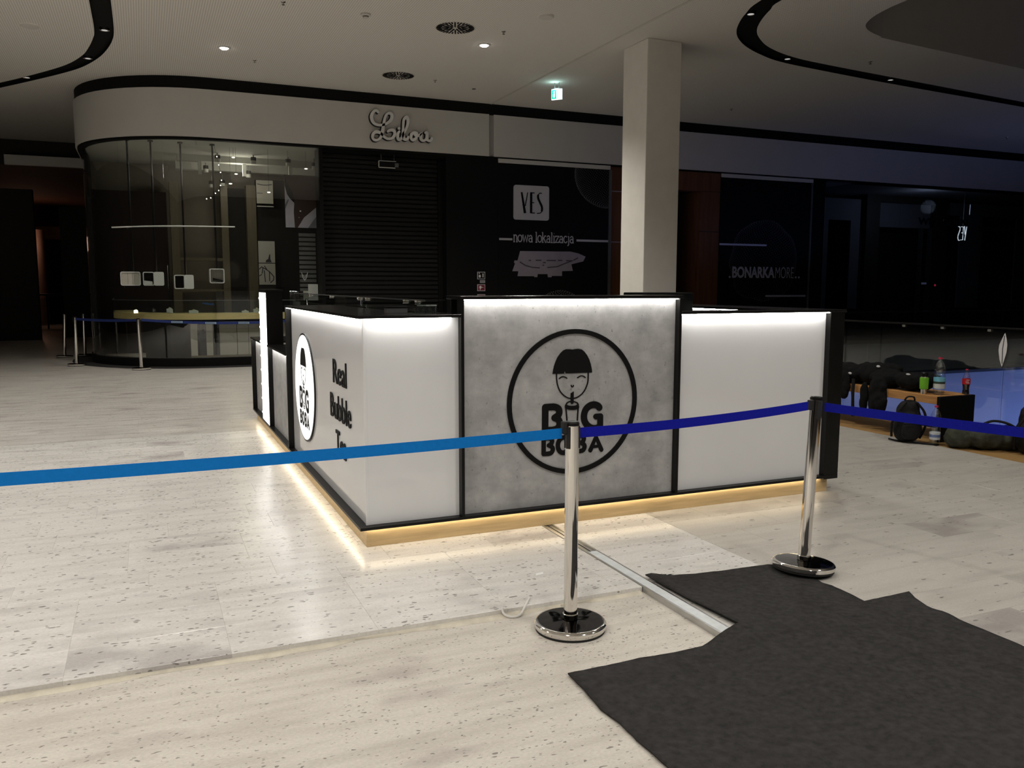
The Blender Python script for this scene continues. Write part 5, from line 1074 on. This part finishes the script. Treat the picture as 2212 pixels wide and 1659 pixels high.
for k in range(3):
    pts_ = [(radians(-135 + 45 * k / 3 + dx * 14), .265 * (.51 + dz * .07)) for dx, dz in ((1, .8), (-.2, 1), (-.9, .1), (-.3, -.9), (.9, -.7))]
    sw.tube([(q0.x + .0405 * cos(a_), q0.y + .0405 * sin(a_), q0.z + z_) for a_, z_ in pts_], .0022, 5)
sw.build('script_mark', 'label_white', co)

tex = bpy.data.textures.new('folds', 'CLOUDS'); tex.noise_scale = .11; tex.noise_depth = 1
tex2 = bpy.data.textures.new('creases', 'MUSGRAVE'); tex2.musgrave_type = 'RIDGED_MULTIFRACTAL'; tex2.noise_scale = .12; tex2.octaves = 2
def cloth(name, blobs, m, parent=None, voxel=.011, disp=.03, smooth=3):
    b = MB()
    for bl_ in blobs: b.ellipsoid(bl_[0], bl_[1], bl_[2] if len(bl_) > 2 else None, pw=bl_[3] if len(bl_) > 3 else 1.0)
    o = b.build(name, m, parent, smooth=True)
    r = o.modifiers.new('remesh', 'REMESH'); r.mode = 'VOXEL'; r.voxel_size = voxel; r.use_smooth_shade = True
    s_ = o.modifiers.new('smooth', 'SMOOTH'); s_.iterations = smooth; s_.factor = .6
    for t_, st in ((tex, disp * 1.15), (tex2, -disp * .20)):
        d_ = o.modifiers.new('folds', 'DISPLACE'); d_.texture = t_; d_.strength = st; d_.mid_level = .5; d_.texture_coords = 'GLOBAL'
    s2 = o.modifiers.new('ease', 'SMOOTH'); s2.iterations = 1; s2.factor = .5
    return o
Yx = 'Y'
# jackets heaped on the bench
j1 = thing('jacket', (6.4, 2.5, BZ), 'black jacket heaped on the left part of the bench', 'jacket', 'black clothes on the bench')
cloth('cloth_heap', [((6.40, 2.55, .58), (.17, .30, .13)), ((6.45, 2.15, .60), (.17, .26, .14)), ((6.5, 2.32, .64), (.12, .2, .08)), ((6.30, 2.9, .60), (.15, .3, .12)), ((6.225, 2.42, .46), (.035, .10, .17)), ((6.5, 2.02, .665), (.08, .17, .075))], 'black_fabric', j1)
MB().tube([(6.21, 2.26, .55), (6.195, 2.25, .40), (6.20, 2.24, .12)], .02, 6).build('strap', 'black_nylon', j1, smooth=True)
MB().tube([(6.205, 2.46, .50), (6.20, 2.44, .30), (6.22, 2.45, .16)], .010, 6).build('strap', 'black_nylon', j1, smooth=True)
for q in ((6.25, 2.36, .60), (6.33, 2.03, .705)): MB().ellipsoid(q, (.01, .028, .014), nu=8, nv=6).build('reflective_tag', 'reflective_tag', j1)
j2 = thing('jacket', (6.3, 1.9, BZ), 'black jacket with a sleeve hanging over the bench front', 'jacket', 'black clothes on the bench')
cloth('cloth_body', [((6.40, 1.95, .58), (.17, .22, .11)), ((6.42, 1.62, .58), (.16, .26, .10)), ((6.46, 1.48, .60), (.13, .16, .085)), ((6.23, 1.93, .45), (.06, .13, .16)), ((6.205, 1.90, .31), (.06, .12, .15), (.15, 'X'))], 'black_fabric', j2)
cloth('sleeve', [((6.205, 2.08, .40), (.045, .055, .14)), ((6.20, 2.09, .29), (.04, .05, .09))], 'black_fabric', j2)
MB().ellipsoid((6.26, 1.56, .665), (.01, .03, .010), nu=8, nv=6).build('reflective_tag', 'reflective_tag', j2)
def backpack(L0, w, d, h, label, rz=0, lean=0, m='black_nylon', group='black backpacks by the bench'):
    t = thing('backpack', (0, 0, 0), label, 'backpack', group); x, y, z_ = 0, 0, 0
    o = cloth('body', [((0, 0, h * .36), (w * .50, d * .5, h * .36), None, .7), ((0, .02, h * .68), (w * .42, d * .40, h * .30), None, .8)], m, t, disp=.02)
    cloth('front_pocket', [((0, -d * .45, h * .30), (w * .36, d * .22, h * .22), None, .7)], m, t, disp=.012)
    MB().tube([tuple(v) for v in spline([(-.05, .02, h * .95), (-.03, .0, h * 1.04), (.03, .0, h * 1.04), (.05, .02, h * .95)], 4)], .009, 6).build('handle', 'black_nylon', t, smooth=True)
    for s_ in (-1, 1):
        MB().tube([tuple(v) for v in spline([(s_ * w * .2, -d * .2, h * .93), (s_ * w * .48, -d * .3, h * .72), (s_ * w * .62, -d * .15, h * .42), (s_ * w * .52, .02, h * .10)], 5)], .013, 6).build('strap', 'black_nylon', t, smooth=True)
    MB().tube([tuple(v) for v in spline([(-w * .33, -d * .52, h * .44), (0, -d * .68, h * .47), (w * .33, -d * .52, h * .44)], 5)], .004, 5).build('zip', 'charcoal_panel', t)
    t.location = L0; t.rotation_euler = (0, lean, rz); return t
backpack(Vector((5.98, 1.30, 0)), .27, .20, .45, 'black backpack leaning before the bench on the floor', rz=-.5, lean=.06)
backpack(Vector((6.56, .33, 0)), .34, .24, .49, 'black backpack at the right picture edge by the balustrade', rz=-.4)
bt = thing('loose_strap', (5.95, 1.2, 0), 'loose black strap lying on the floor before the backpack', 'strap')
MB().tube([tuple(v) for v in spline([(5.87, 1.42, .02), (5.90, 1.35, .012), (5.98, 1.18, .012), (6.08, 1.02, .010)], 5)], .010, 6).build('webbing', 'black_nylon', bt, smooth=True); box('buckle', (6.065, 1.0, .002), (6.10, 1.03, .022), 'black_satin', bt)
ob = thing('duffel_bag', (6.3, .75, 0), 'slumped olive cloth bag lying before the dark bench end', 'bag')
cloth('body', [((6.22, .86, .11), (.17, .14, .12)), ((6.40, .70, .125), (.22, .17, .135)), ((6.54, .58, .10), (.14, .13, .11)), ((6.52, .58, .20), (.07, .06, .05))], 'olive_fabric', ob, disp=.035)
MB().tube([tuple(v) for v in spline([(6.36, .72, .25), (6.42, .66, .285), (6.5, .58, .27), (6.56, .5, .22)], 5)], .013, 6).build('handle', 'black_nylon', ob, smooth=True)

# ------------------------------------------------------------------ tidy: no stray helper data
for o in list(COL.objects):
    if o.type == 'MESH' and o.parent is None and 'kind' not in o and 'category' not in o: tag(o, kind='structure')
